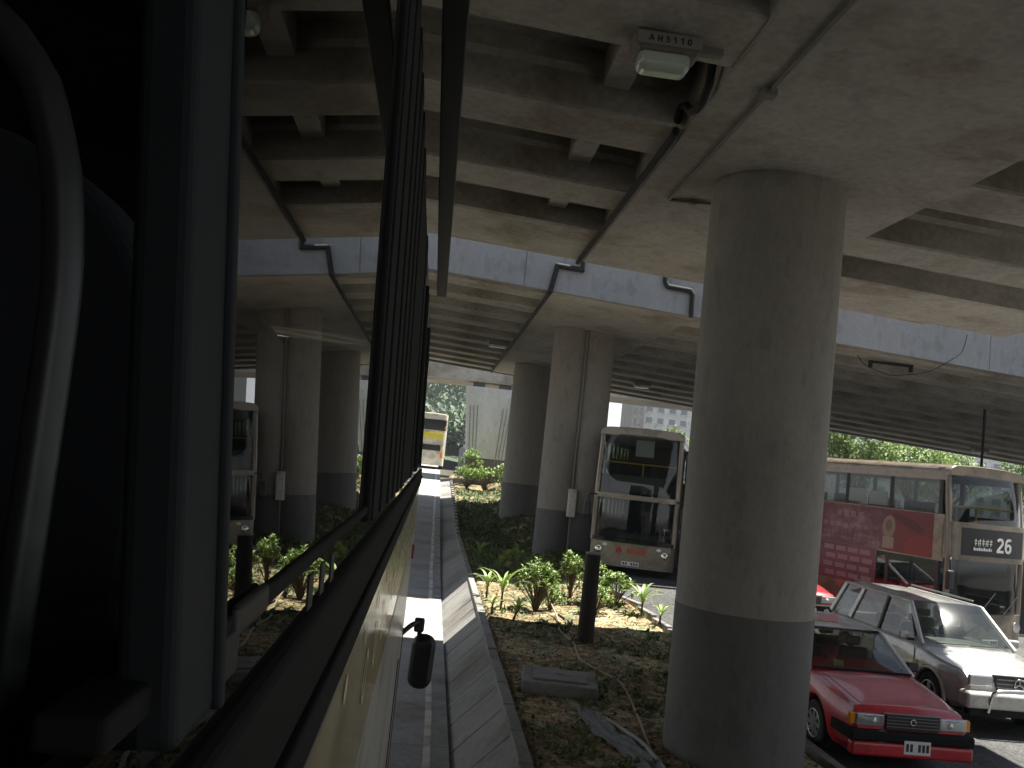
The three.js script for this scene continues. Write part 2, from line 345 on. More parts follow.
{
  // floodlight by the near crosshead
  const l = thing('floodlight', 'square floodlight with a numbered plate fixed below the near flyover beams', 'lamp', [1.70, H1 - FALL * 1.78 - 0.02, -7.9]); l.scale.setScalar(0.72);
  const hs = add(l, 'housing', (() => { const s = new THREE.Shape([[-0.42, 0.02], [0.42, 0.02], [0.42, -0.14], [0.36, -0.2], [-0.36, -0.2], [-0.42, -0.14]].map(q => new THREE.Vector2(...q))); const g = new THREE.ExtrudeGeometry(s, { depth: 0.44, bevelEnabled: true, bevelSize: 0.01, bevelThickness: 0.01, bevelSegments: 2 }); g.translate(0, 0, -0.22); return uvM(g); })(), mat([0.2, 0.185, 0.165], 0.7, { map: dirtCol }));
  const bowl = new RoundedBoxGeometry(0.68, 0.3, 0.36, 5, 0.12).translate(-0.02, -0.28, -0.01);
  add(l, 'glass_bowl', bowl, M.lampGlass);
  add(l, 'reflector', box(-0.29, 0.25, -0.215, -0.205, -0.16, 0.17), mat([0.55, 0.57, 0.53], 0.35, { metalness: 0.5 }));
  const plate = add(l, 'number_plate', box(-0.42, 0.42, -0.16, 0.0, -0.006, 0.006, 0.004).translate(0, 0, 0.245), mat([0.26, 0.24, 0.215], 0.7));
  add(plate, 'lettering', text('A H 5 1 1 0', 0.082).translate(0, -0.08, 0.253), mat([0.04, 0.03, 0.028], 0.8));
  add(l, 'bracket', box(-0.2, 0.2, 0.0, 0.12, -0.1, 0.1, 0.01), M.conduit); add(l, 'side_arm', box(0.4, 0.75, -0.1, 0.02, -0.06, 0.06, 0.01), M.conduit);
}
function smallLamp(x, H, d, label) {
  const l = thing('ceiling_lamp', label, 'lamp', [x, H - FALL * x - 0.01, -d], 0, 'lamps below the far flyover');
  add(l, 'housing', box(-0.42, 0.42, -0.14, 0.05, -0.25, 0.25, 0.03), M.conduit); add(l, 'diffuser', box(-0.36, 0.36, -0.24, -0.142, -0.2, 0.2, 0.04), M.lampGlass);
}
smallLamp(2.2, H2, 38.2, 'small lamp under the far flyover left of its crosshead');
smallLamp(9.9, H2, 44, 'small lamp under the far flyover above the champagne double-decker bus');
smallLamp(29.5, H2, 46.9, 'small round-edged lamp under the far flyover above the route 26 bus');
single('hanging_rod', merge([rod(P(21.2, 4.6, 33.5), P(21.2, H2 - FALL * 21.2 + 0.1, 33.5), 0.05), box(21.1, 21.3, 4.45, 4.7, 33.4, 33.6, 0.02)]), M.pipe, 'thin dark rod hanging from the far flyover above the route 26 bus', 'rod');
single('loose_cable', tube([onDeck(H2, 15.2, 0.9, 25.1), onDeck(H2, 15.0, 0.3, 25.05), onDeck(H2, 14.2, -0.35, 25.3), onDeck(H2, 13.4, -0.55, 25.9), onDeck(H2, 12.8, -0.3, 26.4), onDeck(H2, 12.6, 0.02, 26.6)], 0.012, 5), M.pipe, 'thin wire sagging below the blue grey edge beam on the right', 'cable');
{
  const t = thing('cable_tray', 'short dark bracket fixed under the far flyover beams at right', 'bracket', [13.7, H2 - FALL * 13.7 - 0.02, -26.6]);
  add(t, 'bar', box(-0.7, 0.7, -0.1, -0.02, -0.05, 0.05, 0.01), M.pipe); add(t, 'hanger', box(-0.7, -0.6, -0.25, -0.1, -0.04, 0.04), M.pipe); add(t, 'hanger', box(0.6, 0.7, -0.25, -0.1, -0.04, 0.04), M.pipe);
}
// ---------------------------------------------------------------- the bus we ride in
{
  const bp = [-1.35, -0.6, -2.4];
  const bus = thing('double_decker_bus', 'dark side of the double-decker bus along the left edge, tall glossy windows', 'bus', bp);
  const A = (n, g, m, par = bus) => add(par, n, g.clone().translate(-bp[0], -bp[1], -bp[2]), m);
  const frameMat = mat([0.022, 0.026, 0.029], 0.6, { specularIntensity: 0.4 });
  const lean = (g, k) => { const p = g.attributes.position; for (let i = 0; i < p.count; i++) p.setX(i, p.getX(i) - (p.getY(i) - E) * k); g.computeVertexNormals(); return g; };
  const tilt = g => { const p = g.attributes.position; for (let i = 0; i < p.count; i++) p.setX(i, p.getX(i) - (p.getY(i) - E) * 0.0437); g.computeVertexNormals(); return g; };
  const X = -0.10;
  const panes = [[0.41, 1.42], [4.3, 5.0], [5.32, 6.7], [7.0, 7.8]];
  panes.forEach(([a, b]) => A('window_pane', tilt(panel(P(X, E - 0.12, a), P(X, E - 0.12, b), P(X, E + 0.92, b), P(X, E + 0.92, a), 0, 2)), M.ownGlass));
  const posts = [[0.345, 0.412], [1.42, 2.6], [2.6, 4.3], [5.0, 5.32], [6.7, 7.0]];
  posts.forEach(([a, b], i) => {
    const m = A('window_post', lean(box(X - 0.016, X + 0.008, E - 0.12, E + 0.92, a, b, 0.006), i ? 0.0437 : 0.1), i ? M.rubber : frameMat);
    const ribs = i === 1 ? [0.02, 0.2, 0.42, 0.62, 0.84] : i ? [0.06, 0.72] : [0.78];
    ribs.forEach(t => A('rib', lean(box(X, X + 0.012, E - 0.118, E + 0.92, lerp(a, b, t), lerp(a, b, t) + (b - a) * 0.12, 0.003), i ? 0.0437 : 0.1), i ? M.rubber : frameMat, m));
  });
  A('glazing_bar', tilt(box(X - 0.02, X + 0.004, E - 0.107, E - 0.094, 0.3, 7.8, 0.003)), M.rubber);
  A('lower_pane', tilt(panel(P(X, E - 0.15, -1.6), P(X, E - 0.15, 7.8), P(X, E - 0.107, 7.8), P(X, E - 0.107, -1.6), 0, 2)), M.ownGlass);
  for (let k = 0; k < 3; k++) A('clip', tilt(box(X, X + 0.001, E - 0.148, E - 0.118, 0.80 + k * 0.085, 0.83 + k * 0.085)), M.black);
  A('latch', tilt(merge([box(X, X + 0.006, E - 0.125, E - 0.1, 0.45, 0.49, 0.003), box(X, X + 0.006, E - 0.107, E - 0.09, 0.48, 0.57, 0.003)])), M.black);
  A('sill_rail', tilt(box(X - 0.03, X + 0.012, E - 0.275, E - 0.15, -1.6, 7.8, 0.01)), M.rubber);
  A('sill_ridge', tilt(box(X, X + 0.020, E - 0.225, E - 0.212, -1.6, 7.8, 0.004)), M.rubber);
  A('trim_strip', box(X, X + 0.020, E - 0.285, E - 0.276, -1.6, 7.85, 0.003), M.chrome);
  A('trim_strip', box(X, X + 0.016, E - 0.302, E - 0.295, -1.6, 7.85, 0.003), M.chrome);
  const wavy = tex(256, (u, v) => fbm(u, v, 5, 3, 88), [0.9, 0.5], false);
  const goldPaint = mat([0.55, 0.47, 0.24], 0.25, { map: dirtCol, bumpMap: wavy, bumpScale: 0.006, clearcoat: 0.35, clearcoatRoughness: 0.06 }), pale = mat([0.5, 0.5, 0.47], 0.45, { map: dirtCol, bumpMap: wavy, bumpScale: 0.003, clearcoat: 0.3, clearcoatRoughness: 0.12 });
  for (const [a, b] of [[-1.6, 0.9], [0.903, 2.6], [2.603, 4.3], [4.303, 6.2], [6.203, 7.9]]) {
    A('gold_panel', box(X - 0.02, X + 0.010, E - 0.67, E - 0.286, a, b, 0.006), goldPaint);
    A('pale_panel', box(X - 0.02, X + 0.012, E - 3.4, E - 0.673, a, b, 0.006), pale);
  }
  const gold = mat([0.8, 0.68, 0.4], 0.4);
  for (let k = 0; k < 11; k++) { const g = new THREE.CircleGeometry(0.022, 18); g.rotateY(Math.PI / 2); g.translate(X + 0.0125, E - 0.355, -(0.95 + k * 0.4)); A('gold_spot', g, gold); }
  for (let k = 0; k < 10; k++) { const g = new THREE.RingGeometry(0.04, 0.055, 20); g.rotateY(Math.PI / 2); g.translate(X + 0.0125, E - 0.47, -(1.9 + k * 0.32)); A('gold_ring', g, gold); }
  A('arrow_sticker', (() => { const s = new THREE.Shape([[0, 0.12], [0.14, 0.12], [0.08, 0.05], [0.08, -0.14], [0.03, -0.14], [0.03, 0.05]].map(q => new THREE.Vector2(...q))); const g = new THREE.ShapeGeometry(s); g.rotateY(Math.PI / 2); g.translate(X + 0.0145, E - 2.05, -6.3); return uvM(g); })(), mat([0.6, 0.03, 0.05], 0.4));
  A('door_gasket', box(X, X + 0.018, E - 3.3, E - 1.5, 6.6, 6.64), M.rubber); A('door_gasket', box(X, X + 0.018, E - 3.3, E - 1.5, 7.75, 7.79), M.rubber);
  A('side_marker', box(X, X + 0.03, E - 0.9, E - 0.78, 7.6, 7.66, 0.01), mat([0.25, 0.03, 0.03], 0.5));
  // shell
  A('roof', box(-2.5, -0.14, E + 0.92, E + 1.0, -1.6, 7.8, 0.03), M.lining);
  A('far_wall', box(-2.58, -2.5, E - 3.4, E + 0.94, -1.6, 7.9), M.lining);
  A('upper_floor', box(-2.5, X - 0.03, E - 1.35, E - 1.27, -1.6, 7.8), M.interior);
  A('inner_lining', box(X - 0.06, X - 0.035, E - 1.27, E - 0.16, -1.6, 7.8), M.interior);
  A('front_panel', box(-2.5, X - 0.03, E - 3.4, E + 0.85, 7.82, 7.9, 0.02), M.interior);
  A('rear_panel', box(-2.5, X - 0.03, E - 3.4, E + 0.85, -1.7, -1.62), M.interior);
  A('gutter', box(-0.085, -0.03, E + 0.9, E + 0.93, 1.45, 5.2, 0.004), M.black);
  const back = new THREE.Shape(); back.moveTo(-0.24, -0.9); back.lineTo(0.24, -0.9); back.lineTo(0.24, 0.05); back.quadraticCurveTo(0.23, 0.25, 0.02, 0.28); back.lineTo(-0.02, 0.28); back.quadraticCurveTo(-0.23, 0.25, -0.24, 0.05);
  for (const [sx, sd] of [[-0.52, 0.95], [-1.0, 0.95], [-0.52, 1.75], [-1.0, 1.75], [-0.52, 2.55]]) {
    const g = new THREE.ExtrudeGeometry(back, { depth: 0.07, bevelEnabled: true, bevelSize: 0.015, bevelThickness: 0.015, bevelSegments: 3 });
    g.translate(sx, E - 0.02, -sd); const seat = A('seat', uvM(g), M.seat);
    A('cushion', box(sx - 0.23, sx + 0.23, E - 0.92, E - 0.82, sd - 0.02, sd + 0.0 + 0.45, 0.04), M.seat, seat);
  }
  A('grab_rail', tube([P(-0.275, E - 0.9, 0.66), P(-0.275, E - 0.3, 0.66), P(-0.275, E + 0.02, 0.66), P(-0.277, E + 0.1, 0.66), P(-0.288, E + 0.17, 0.66), P(-0.312, E + 0.235, 0.66), P(-0.352, E + 0.28, 0.66), P(-0.41, E + 0.303, 0.66), P(-0.48, E + 0.31, 0.66), P(-0.9, E + 0.31, 0.66)], 0.014, 14), mat([0.13, 0.135, 0.135], 0.4, { metalness: 0.7 }));
  // door mirror on the front corner
  const mg = new RoundedBoxGeometry(0.21, 0.47, 0.2, 6, 0.095); mg.rotateZ(-0.03); mg.translate(0.10, 1.47, -8.1);
  const mir = A('wing_mirror', mg, M.black);
  const face = new RoundedBoxGeometry(0.13, 0.36, 0.01, 3, 0.004); face.rotateZ(-0.03); face.translate(0.10, 1.47, -8.0); A('mirror_glass', face, mat([0.12, 0.12, 0.12], 0.05, { metalness: 1 }), mir);
  A('mirror_arm', merge([tube([P(-0.1, 1.74, 7.85), P(-0.02, 1.8, 7.95), P(0.04, 1.8, 8.06), P(0.06, 1.66, 8.1)], 0.022, 8), box(0.0, 0.09, 1.72, 1.84, 8.05, 8.13, 0.02)]), M.black, mir);
  const tw = new THREE.CylinderGeometry(0.48, 0.48, 0.3, 28); tw.rotateZ(Math.PI / 2); tw.translate(-0.3, -0.12, -5.2); A('wheel', tw, M.tyre);
}
// ---------------------------------------------------------------- cars
function wheel(parent, x, y, z, r, w, spokes = 5) {
  const g = new THREE.Group(); g.name = 'wheel'; g.position.set(x, y, z); parent.add(g);
  const s = Math.sign(x), prof = [[r * 0.62, -w / 2], [r * 0.9, -w / 2], [r * 0.985, -w * 0.38], [r, 0], [r * 0.985, w * 0.38], [r * 0.9, w / 2], [r * 0.62, w / 2], [r * 0.58, w * 0.3], [r * 0.58, -w * 0.3], [r * 0.62, -w / 2]].map(q => new THREE.Vector2(...q));
  const t = new THREE.LatheGeometry(prof, 28); t.rotateZ(Math.PI / 2); add(g, 'tyre', t, M.tyre);
  const rs = []; const rimR = r * 0.62;
  const ring = new THREE.TorusGeometry(rimR * 0.95, rimR * 0.07, 6, 28); ring.rotateY(Math.PI / 2); ring.translate(s * w * 0.46, 0, 0); rs.push(ring);
  for (let k = 0; k < spokes; k++) { const b = new THREE.BoxGeometry(0.03, rimR * 0.9, rimR * 0.34); b.translate(0, rimR * 0.5, 0); b.rotateX(k * 2 * Math.PI / spokes); b.translate(s * w * 0.42, 0, 0); rs.push(b); }
  const hub = new THREE.CylinderGeometry(rimR * 0.3, rimR * 0.3, 0.05, 14); hub.rotateZ(Math.PI / 2); hub.translate(s * w * 0.43, 0, 0); rs.push(hub);
  add(g, 'rim', merge(rs), M.rim);
  const disc = new THREE.CylinderGeometry(rimR * 0.95, rimR * 0.95, 0.02, 20); disc.rotateZ(Math.PI / 2); disc.translate(s * w * 0.2, 0, 0); add(g, 'brake_disc', disc, M.black);
}
function carBody(s) {
  const zs = []; for (let i = 0; i <= 90; i++) zs.push(lerp(-s.L / 2, s.L / 2, i / 90));
  zs.splice(1, 0, -s.L / 2 + 0.02); zs.splice(zs.length - 1, 0, s.L / 2 - 0.02);
  const zw = s.wb / 2 + (s.wshift || 0), ra = s.r + s.archGap;
  const prof = (tab, z) => { if (z <= tab[0][0]) return tab[0][1]; for (let i = 0; i + 1 < tab.length; i++) if (z <= tab[i + 1][0]) return lerp(tab[i][1], tab[i + 1][1], smooth(0, 1, (z - tab[i][0]) / (tab[i + 1][0] - tab[i][0])) * 0.5 + 0.5 * (z - tab[i][0]) / (tab[i + 1][0] - tab[i][0])); return tab[tab.length - 1][1]; };
  const pos = [], idx = [], N = 15;
  zs.forEach(z => {
    const e = s.L / 2 - Math.abs(z), front = z > 0;
    let hw = s.W / 2 * (1 - 0.09 * (1 - smooth(0, 0.75, e)) * (front ? 1 : 0.7)) - 0.05 * (1 - smooth(0, 0.06, e));
    const yt = prof(s.top, z) - 0.03 * (1 - smooth(0, 0.1, e));
    let yb = s.sill + 0.05 * (1 - smooth(0, 0.5, e));
    for (const c of [zw - (s.wshift || 0) * 0, -s.wb / 2]) { const q = ra * ra - (z - c) ** 2; if (q > 0) yb = Math.max(yb, s.r + Math.sqrt(q)); }
    yb = Math.min(yb, yt - 0.12);
    const lo = Math.max(yb + 0.02, s.sill + 0.1), mid = Math.max(yb + 0.04, s.mid), sh = Math.max(yb + 0.07, yt - 0.11);
    const half = [[hw - 0.09, yb], [hw - 0.015, lo], [hw, mid], [hw - 0.012, sh], [hw - 0.05, yt - 0.03], [hw - 0.15, yt], [hw * 0.45, yt + 0.016]];
    const ring = [[0, yt + 0.022], ...half.slice().reverse(), ...half.map(([x, y]) => [-x, y])];
    ring.forEach(([x, y]) => pos.push(x, y, z));
  });
  const n = N;
  for (let i = 0; i + 1 < zs.length; i++) for (let j = 0; j < n; j++) { const a = i * n + j, b = i * n + (j + 1) % n, c = a + n, d = b + n; idx.push(a, c, b, b, c, d); }
  for (const [o, f] of [[0, 1], [(zs.length - 1) * n, 0]]) for (let j = 1; j + 1 < n; j++) f ? idx.push(o, o + j, o + j + 1) : idx.push(o, o + j + 1, o + j);
  const g = new THREE.BufferGeometry(); g.setAttribute('position', new THREE.Float32BufferAttribute(pos, 3)); g.setIndex(idx);
  g.setAttribute('uv', new THREE.Float32BufferAttribute(new Float32Array(pos.length / 3 * 2), 2));
  return uvM(toCreasedNormals(g, 0.6));
}
const bar = (a, b, w, t) => { const l = a.distanceTo(b), g = new RoundedBoxGeometry(w, l, t, 2, Math.min(w, t) * 0.3); const y = b.clone().sub(a).normalize(); g.applyQuaternion(new THREE.Quaternion().setFromUnitVectors(V(0, 1, 0), y)); const c = a.clone().lerp(b, 0.5); return g.translate(c.x, c.y, c.z); };
function makeCar(root, s) {
  add(root, 'body', carBody(s), s.paint);
  add(root, 'underbody', box(-s.W / 2 + 0.16, s.W / 2 - 0.16, s.sill - 0.02, s.mid + 0.1, -s.L / 2 + 0.2, s.L / 2 - 0.2), M.black);
  for (const z of [s.wb / 2, -s.wb / 2]) for (const x of [-1, 1]) wheel(root, x * (s.W / 2 - s.tw / 2 - 0.01), s.r, z, s.r, s.tw, s.spokes);
  const { wsB, wsT, rwT, rwB, bw, rw, H, by } = s, ry = H - 0.06;
  const q = (x, y, z) => V(x, y, z);
  // roof skin with thickness
  const sk = [];
  for (const dy of [0, -0.03]) sk.push(grid(8, 8, (u, v) => { const z = lerp(wsT + 0.03, rwT - 0.03, v), x = lerp(-rw - 0.02, rw + 0.02, u); return q(x, ry + dy + 0.06 * (1 - (2 * u - 1) ** 4) * (0.55 + 0.45 * (1 - (2 * v - 1) ** 2)), z); }));
  add(root, 'roof', merge(sk), s.roofPaint);
  add(root, 'windscreen', panel(q(-bw + 0.03, by, wsB), q(bw - 0.03, by, wsB), q(rw, ry + 0.02, wsT), q(-rw, ry + 0.02, wsT), s.wsBulge || 0.05, 12), s.wsGlass || M.carGlass);
  add(root, 'rear_window', panel(q(bw - 0.05, s.rby, rwB), q(-bw + 0.05, s.rby, rwB), q(-rw, ry, rwT), q(rw, ry, rwT), 0.04, 6), M.carGlass);
  for (const k of [-1, 1]) {
    const a = q(k * bw, by - 0.02, wsB - 0.02), b = q(k * rw, ry, wsT), c = q(k * rw, ry, rwT), d = q(k * bw, s.rby - 0.02, rwB), sb = z => q(k * bw, by - 0.03, z), st = z => q(k * (rw + 0.005), ry - 0.01, z);
    add(root, 'front_pillar', bar(a, b, 0.06, 0.07), s.pillar); add(root, 'rear_pillar', bar(d, c, 0.07, s.cp || 0.2), s.pillar); add(root, 'roof_rail', bar(b, c, 0.06, 0.06), s.roofPaint);
    const bz = s.bz ?? (wsT + rwT) / 2 - 0.1; add(root, 'door_pillar', bar(sb(bz), st(bz), 0.05, 0.08), s.doorPillar || s.pillar);
    const f = [sb(wsB - 0.25), sb(bz), st(bz), st(wsT - 0.02)], r = [sb(bz), sb(rwB + 0.25), st(rwT + 0.03), st(bz)];
    for (const w of [f, r]) add(root, 'side_window', k > 0 ? panel(w[0], w[1], w[2], w[3], 0, 2) : panel(w[1], w[0], w[3], w[2], 0, 2), M.carGlass);
    // door lines, handles
    for (const z of [wsB - 0.12, bz, -s.wb / 2 + s.r + 0.28]) add(root, 'door_gap', box(-0.004, 0.004, s.sill + 0.12, by - 0.07, -0.006, 0.006).translate(k * (s.W / 2 - 0.003), 0, z), M.black);
    for (const z of [bz + 0.13, -s.wb / 2 + s.r + 0.42]) add(root, 'door_handle', box(-0.02, 0.02, -0.018, 0.018, -0.09, 0.09, 0.01).translate(k * (s.W / 2 + 0.004), by - 0.17, z), s.handle || M.black);
    const mir = add(root, 'door_mirror', new RoundedBoxGeometry(0.2, 0.14, 0.09, 3, 0.04).translate(k * (s.W / 2 + 0.09), by + 0.07, wsB - 0.32), s.mirror || M.black);
    add(mir, 'stalk', box(-0.06, 0.06, -0.02, 0.02, -0.03, 0.03).translate(k * (s.W / 2 - 0.02), by + 0.01, wsB - 0.3), M.black);
    if (s.strip) add(root, 'side_strip', box(-0.012, 0.012, -0.03, 0.03, -(s.wb / 2 - s.r - 0.12), s.wb / 2 - s.r - 0.12, 0.008).translate(k * (s.W / 2 + 0.002), s.mid, 0), s.strip);
  }
  add(root, 'dashboard', box(-bw + 0.1, bw - 0.1, by - 0.14, by - 0.02, -(wsB - 0.05), -(wsB - 0.55), 0.04), M.interior);
  add(root, 'cabin_floor', box(-bw + 0.08, bw - 0.08, 0.3, 0.36, -wsB, -rwB), M.interior);
  for (const [x, z] of [[-0.36, s.seatZ], [0.36, s.seatZ], [-0.36, s.seatZ - 0.9], [0.36, s.seatZ - 0.9]]) {
    const st = add(root, 'seat', box(-0.24, 0.24, by - 0.45, by + 0.18, -0.06, 0.06, 0.05).translate(x, 0, z), M.seat);
    add(st, 'headrest', box(-0.12, 0.12, by + 0.2, by + 0.34, -0.04, 0.04, 0.035).translate(x, 0, z), M.seat);
  }
  const sw = new THREE.TorusGeometry(0.18, 0.015, 8, 20); sw.rotateX(-0.45); sw.translate(0.36 * -1, by + 0.02, wsB - 0.72); add(root, 'steering_wheel', sw, M.black);
}
const plateInk = mat([0.05, 0.05, 0.05], 0.8);
const numberPlate = (parent, x, y, z, w, h, m) => {
  const p = add(parent, 'number_plate', box(-w / 2, w / 2, -h / 2, h / 2, -0.008, 0.008, 0.005).translate(x, y, z), m);
  const gs = []; for (let k = 0; k < 6; k++) gs.push(box(-w * 0.05, w * 0.05, -h * 0.28, h * 0.28, -0.001, 0.001).translate(x + (k - 2.5) * w * 0.15, y, z + 0.0095));
  gs.forEach((g, k) => k !== 2 && add(p, 'character', g, plateInk)); return p;
};
const redPaint = mat([0.62, 0.025, 0.04], 0.4, { clearcoat: 0.6, clearcoatRoughness: 0.06, map: dirtCol }), silverRoof = mat([0.8, 0.82, 0.85], 0.35, { metalness: 0, clearcoat: 0.15, clearcoatRoughness: 0.2, map: dirtCol });
const plateWhite = mat([0.7, 0.7, 0.7], 0.6);
function taxi(label, pos, turn, group) {
  const t = thing('taxi', label, 'taxi', pos, turn, group);
  const s = { L: 4.62, W: 1.70, wb: 2.68, r: 0.31, tw: 0.19, archGap: 0.05, sill: 0.2, mid: 0.52, top: [[-2.31, 0.93], [-1.9, 1.0], [-1.5, 0.98], [0.85, 0.97], [1.0, 0.96], [2.2, 0.80], [2.31, 0.75]], wsB: 1.0, wsT: 0.30, rwT: -1.4, rwB: -1.85, bw: 0.78, rw: 0.63, H: 1.48, by: 0.97, rby: 1.0, seatZ: 0.0, spokes: 8, paint: redPaint, roofPaint: silverRoof, pillar: silverRoof, handle: M.chrome, mirror: M.black, strip: M.rubber };
  makeCar(t, s);
  const f = 2.31;
  add(t, 'grille', box(-0.36, 0.36, 0.55, 0.735, -0.02, 0.02, 0.01).translate(0, 0, f + 0.005), M.black);
  add(t, 'grille_trim', merge([box(-0.4, 0.4, 0.735, 0.752, -0.02, 0.025, 0.006).translate(0, 0, f), ...[0.59, 0.63, 0.67, 0.71].map(y => box(-0.35, 0.35, y - 0.004, y + 0.004, -0.004, 0.004).translate(0, 0, f + 0.027))]), mat([0.2, 0.2, 0.2], 0.3, { metalness: 0.8 }));
  add(t, 'badge', new THREE.TorusGeometry(0.035, 0.008, 6, 16).translate(0, 0.66, f + 0.034), M.chrome);
  for (const k of [-1, 1]) {
    const hl = add(t, 'headlight', box(-0.19, 0.19, 0.57, 0.73, -0.04, 0.02, 0.02).translate(k * 0.56, 0, f - 0.03), mat([0.4, 0.42, 0.43], 0.15, { metalness: 0.6 }));
    add(hl, 'lens', panel(V(k * 0.56 - 0.18, 0.578, f + 0.018), V(k * 0.56 + 0.18, 0.578, f + 0.0), V(k * 0.56 + 0.18, 0.722, f - 0.005), V(k * 0.56 - 0.18, 0.722, f + 0.012), 0.02, 5), M.lens);
    add(hl, 'bulb', new THREE.SphereGeometry(0.045, 14, 10).translate(k * 0.52, 0.65, f - 0.005), mat([0.85, 0.82, 0.7], 0.1, { metalness: 0.4 }));
    add(t, 'indicator', box(-0.05, 0.05, 0.58, 0.72, -0.06, 0.02, 0.01).translate(k * 0.765, 0, f - 0.08), M.amber);
    add(t, 'fog_lamp', box(-0.08, 0.08, 0.3, 0.345, -0.02, 0.02, 0.01).translate(k * 0.62, 0, f + 0.035), M.amber);
  }
  add(t, 'bumper', box(-0.84, 0.84, 0.4, 0.54, -0.1, 0.07, 0.04).translate(0, 0, f - 0.02), M.rubber);
  add(t, 'valance', box(-0.82, 0.82, 0.22, 0.398, -0.1, 0.05, 0.04).translate(0, 0, f - 0.02), redPaint);
  for (const k of [-1, 1]) add(t, 'bumper_side', box(-0.02, 0.02, 0.4, 0.54, -0.24, 0.24, 0.015).translate(k * 0.815, 0, f - 0.26), M.rubber);
  numberPlate(t, 0.05, 0.36, f + 0.075, 0.36, 0.17, plateWhite);
  const ov = new THREE.SphereGeometry(0.13, 20, 12); ov.scale(1.15, 0.55, 0.06); add(t, 'oval_badge', ov.translate(-0.42, 0.47, f + 0.055), mat([0.25, 0.42, 0.42], 0.5));
  const rs = add(t, 'roof_sign', box(-0.16, 0.16, 1.47, 1.58, -0.06, 0.06, 0.02).translate(0, 0, -0.15), mat([0.55, 0.3, 0.3], 0.5));
  add(rs, 'sign_foot', box(-0.1, 0.1, 1.44, 1.47, -0.05, 0.05).translate(0, 0, -0.15), M.black);
  for (const k of [-1, 1]) add(t, 'bonnet_gap', tube([V(k * 0.70, 0.988, 1.02), V(k * 0.69, 0.95, 1.4), V(k * 0.67, 0.885, 1.85), V(k * 0.645, 0.825, 2.2)], 0.005, 5), M.black);
  add(t, 'screen_seal', merge([bar(V(-0.74, 0.99, 1.01), V(0.74, 0.99, 1.01), 0.03, 0.03), bar(V(-0.6, 1.445, 0.30), V(0.6, 1.445, 0.30), 0.025, 0.025)]), M.rubber);
  add(t, 'permit', box(-0.07, 0.07, 0, 0.09, -0.002, 0.002).translate(-0.3, 1.0, 0.88), mat([0.4, 0.35, 0.2], 0.7));
  for (const k of [-1, 1]) { add(t, 'wiper', bar(V(k * 0.28 - 0.3, 1.0, 0.99), V(k * 0.28 + 0.2, 1.01, 0.98), 0.012, 0.012), M.black); add(t, 'tail_lamp', box(-0.2, 0.2, 0.66, 0.84, -0.02, 0.02, 0.01).translate(k * 0.56, 0, -2.315), M.redLens); }
  const door = new THREE.CircleGeometry(0.13, 24); door.rotateY(-Math.PI / 2); door.translate(-0.853, 0.66, 0.1); add(t, 'door_emblem', door, mat([0.6, 0.6, 0.6], 0.6));
  return t;
}
taxi('red taxi with a silver roof parked beside the big round column', [6.36, -0.13, -13.6], 0.03);
taxi('red car mostly hidden behind the big column, in front of the route 26 bus', [8.7, 0.2, -22.8], 0.1);
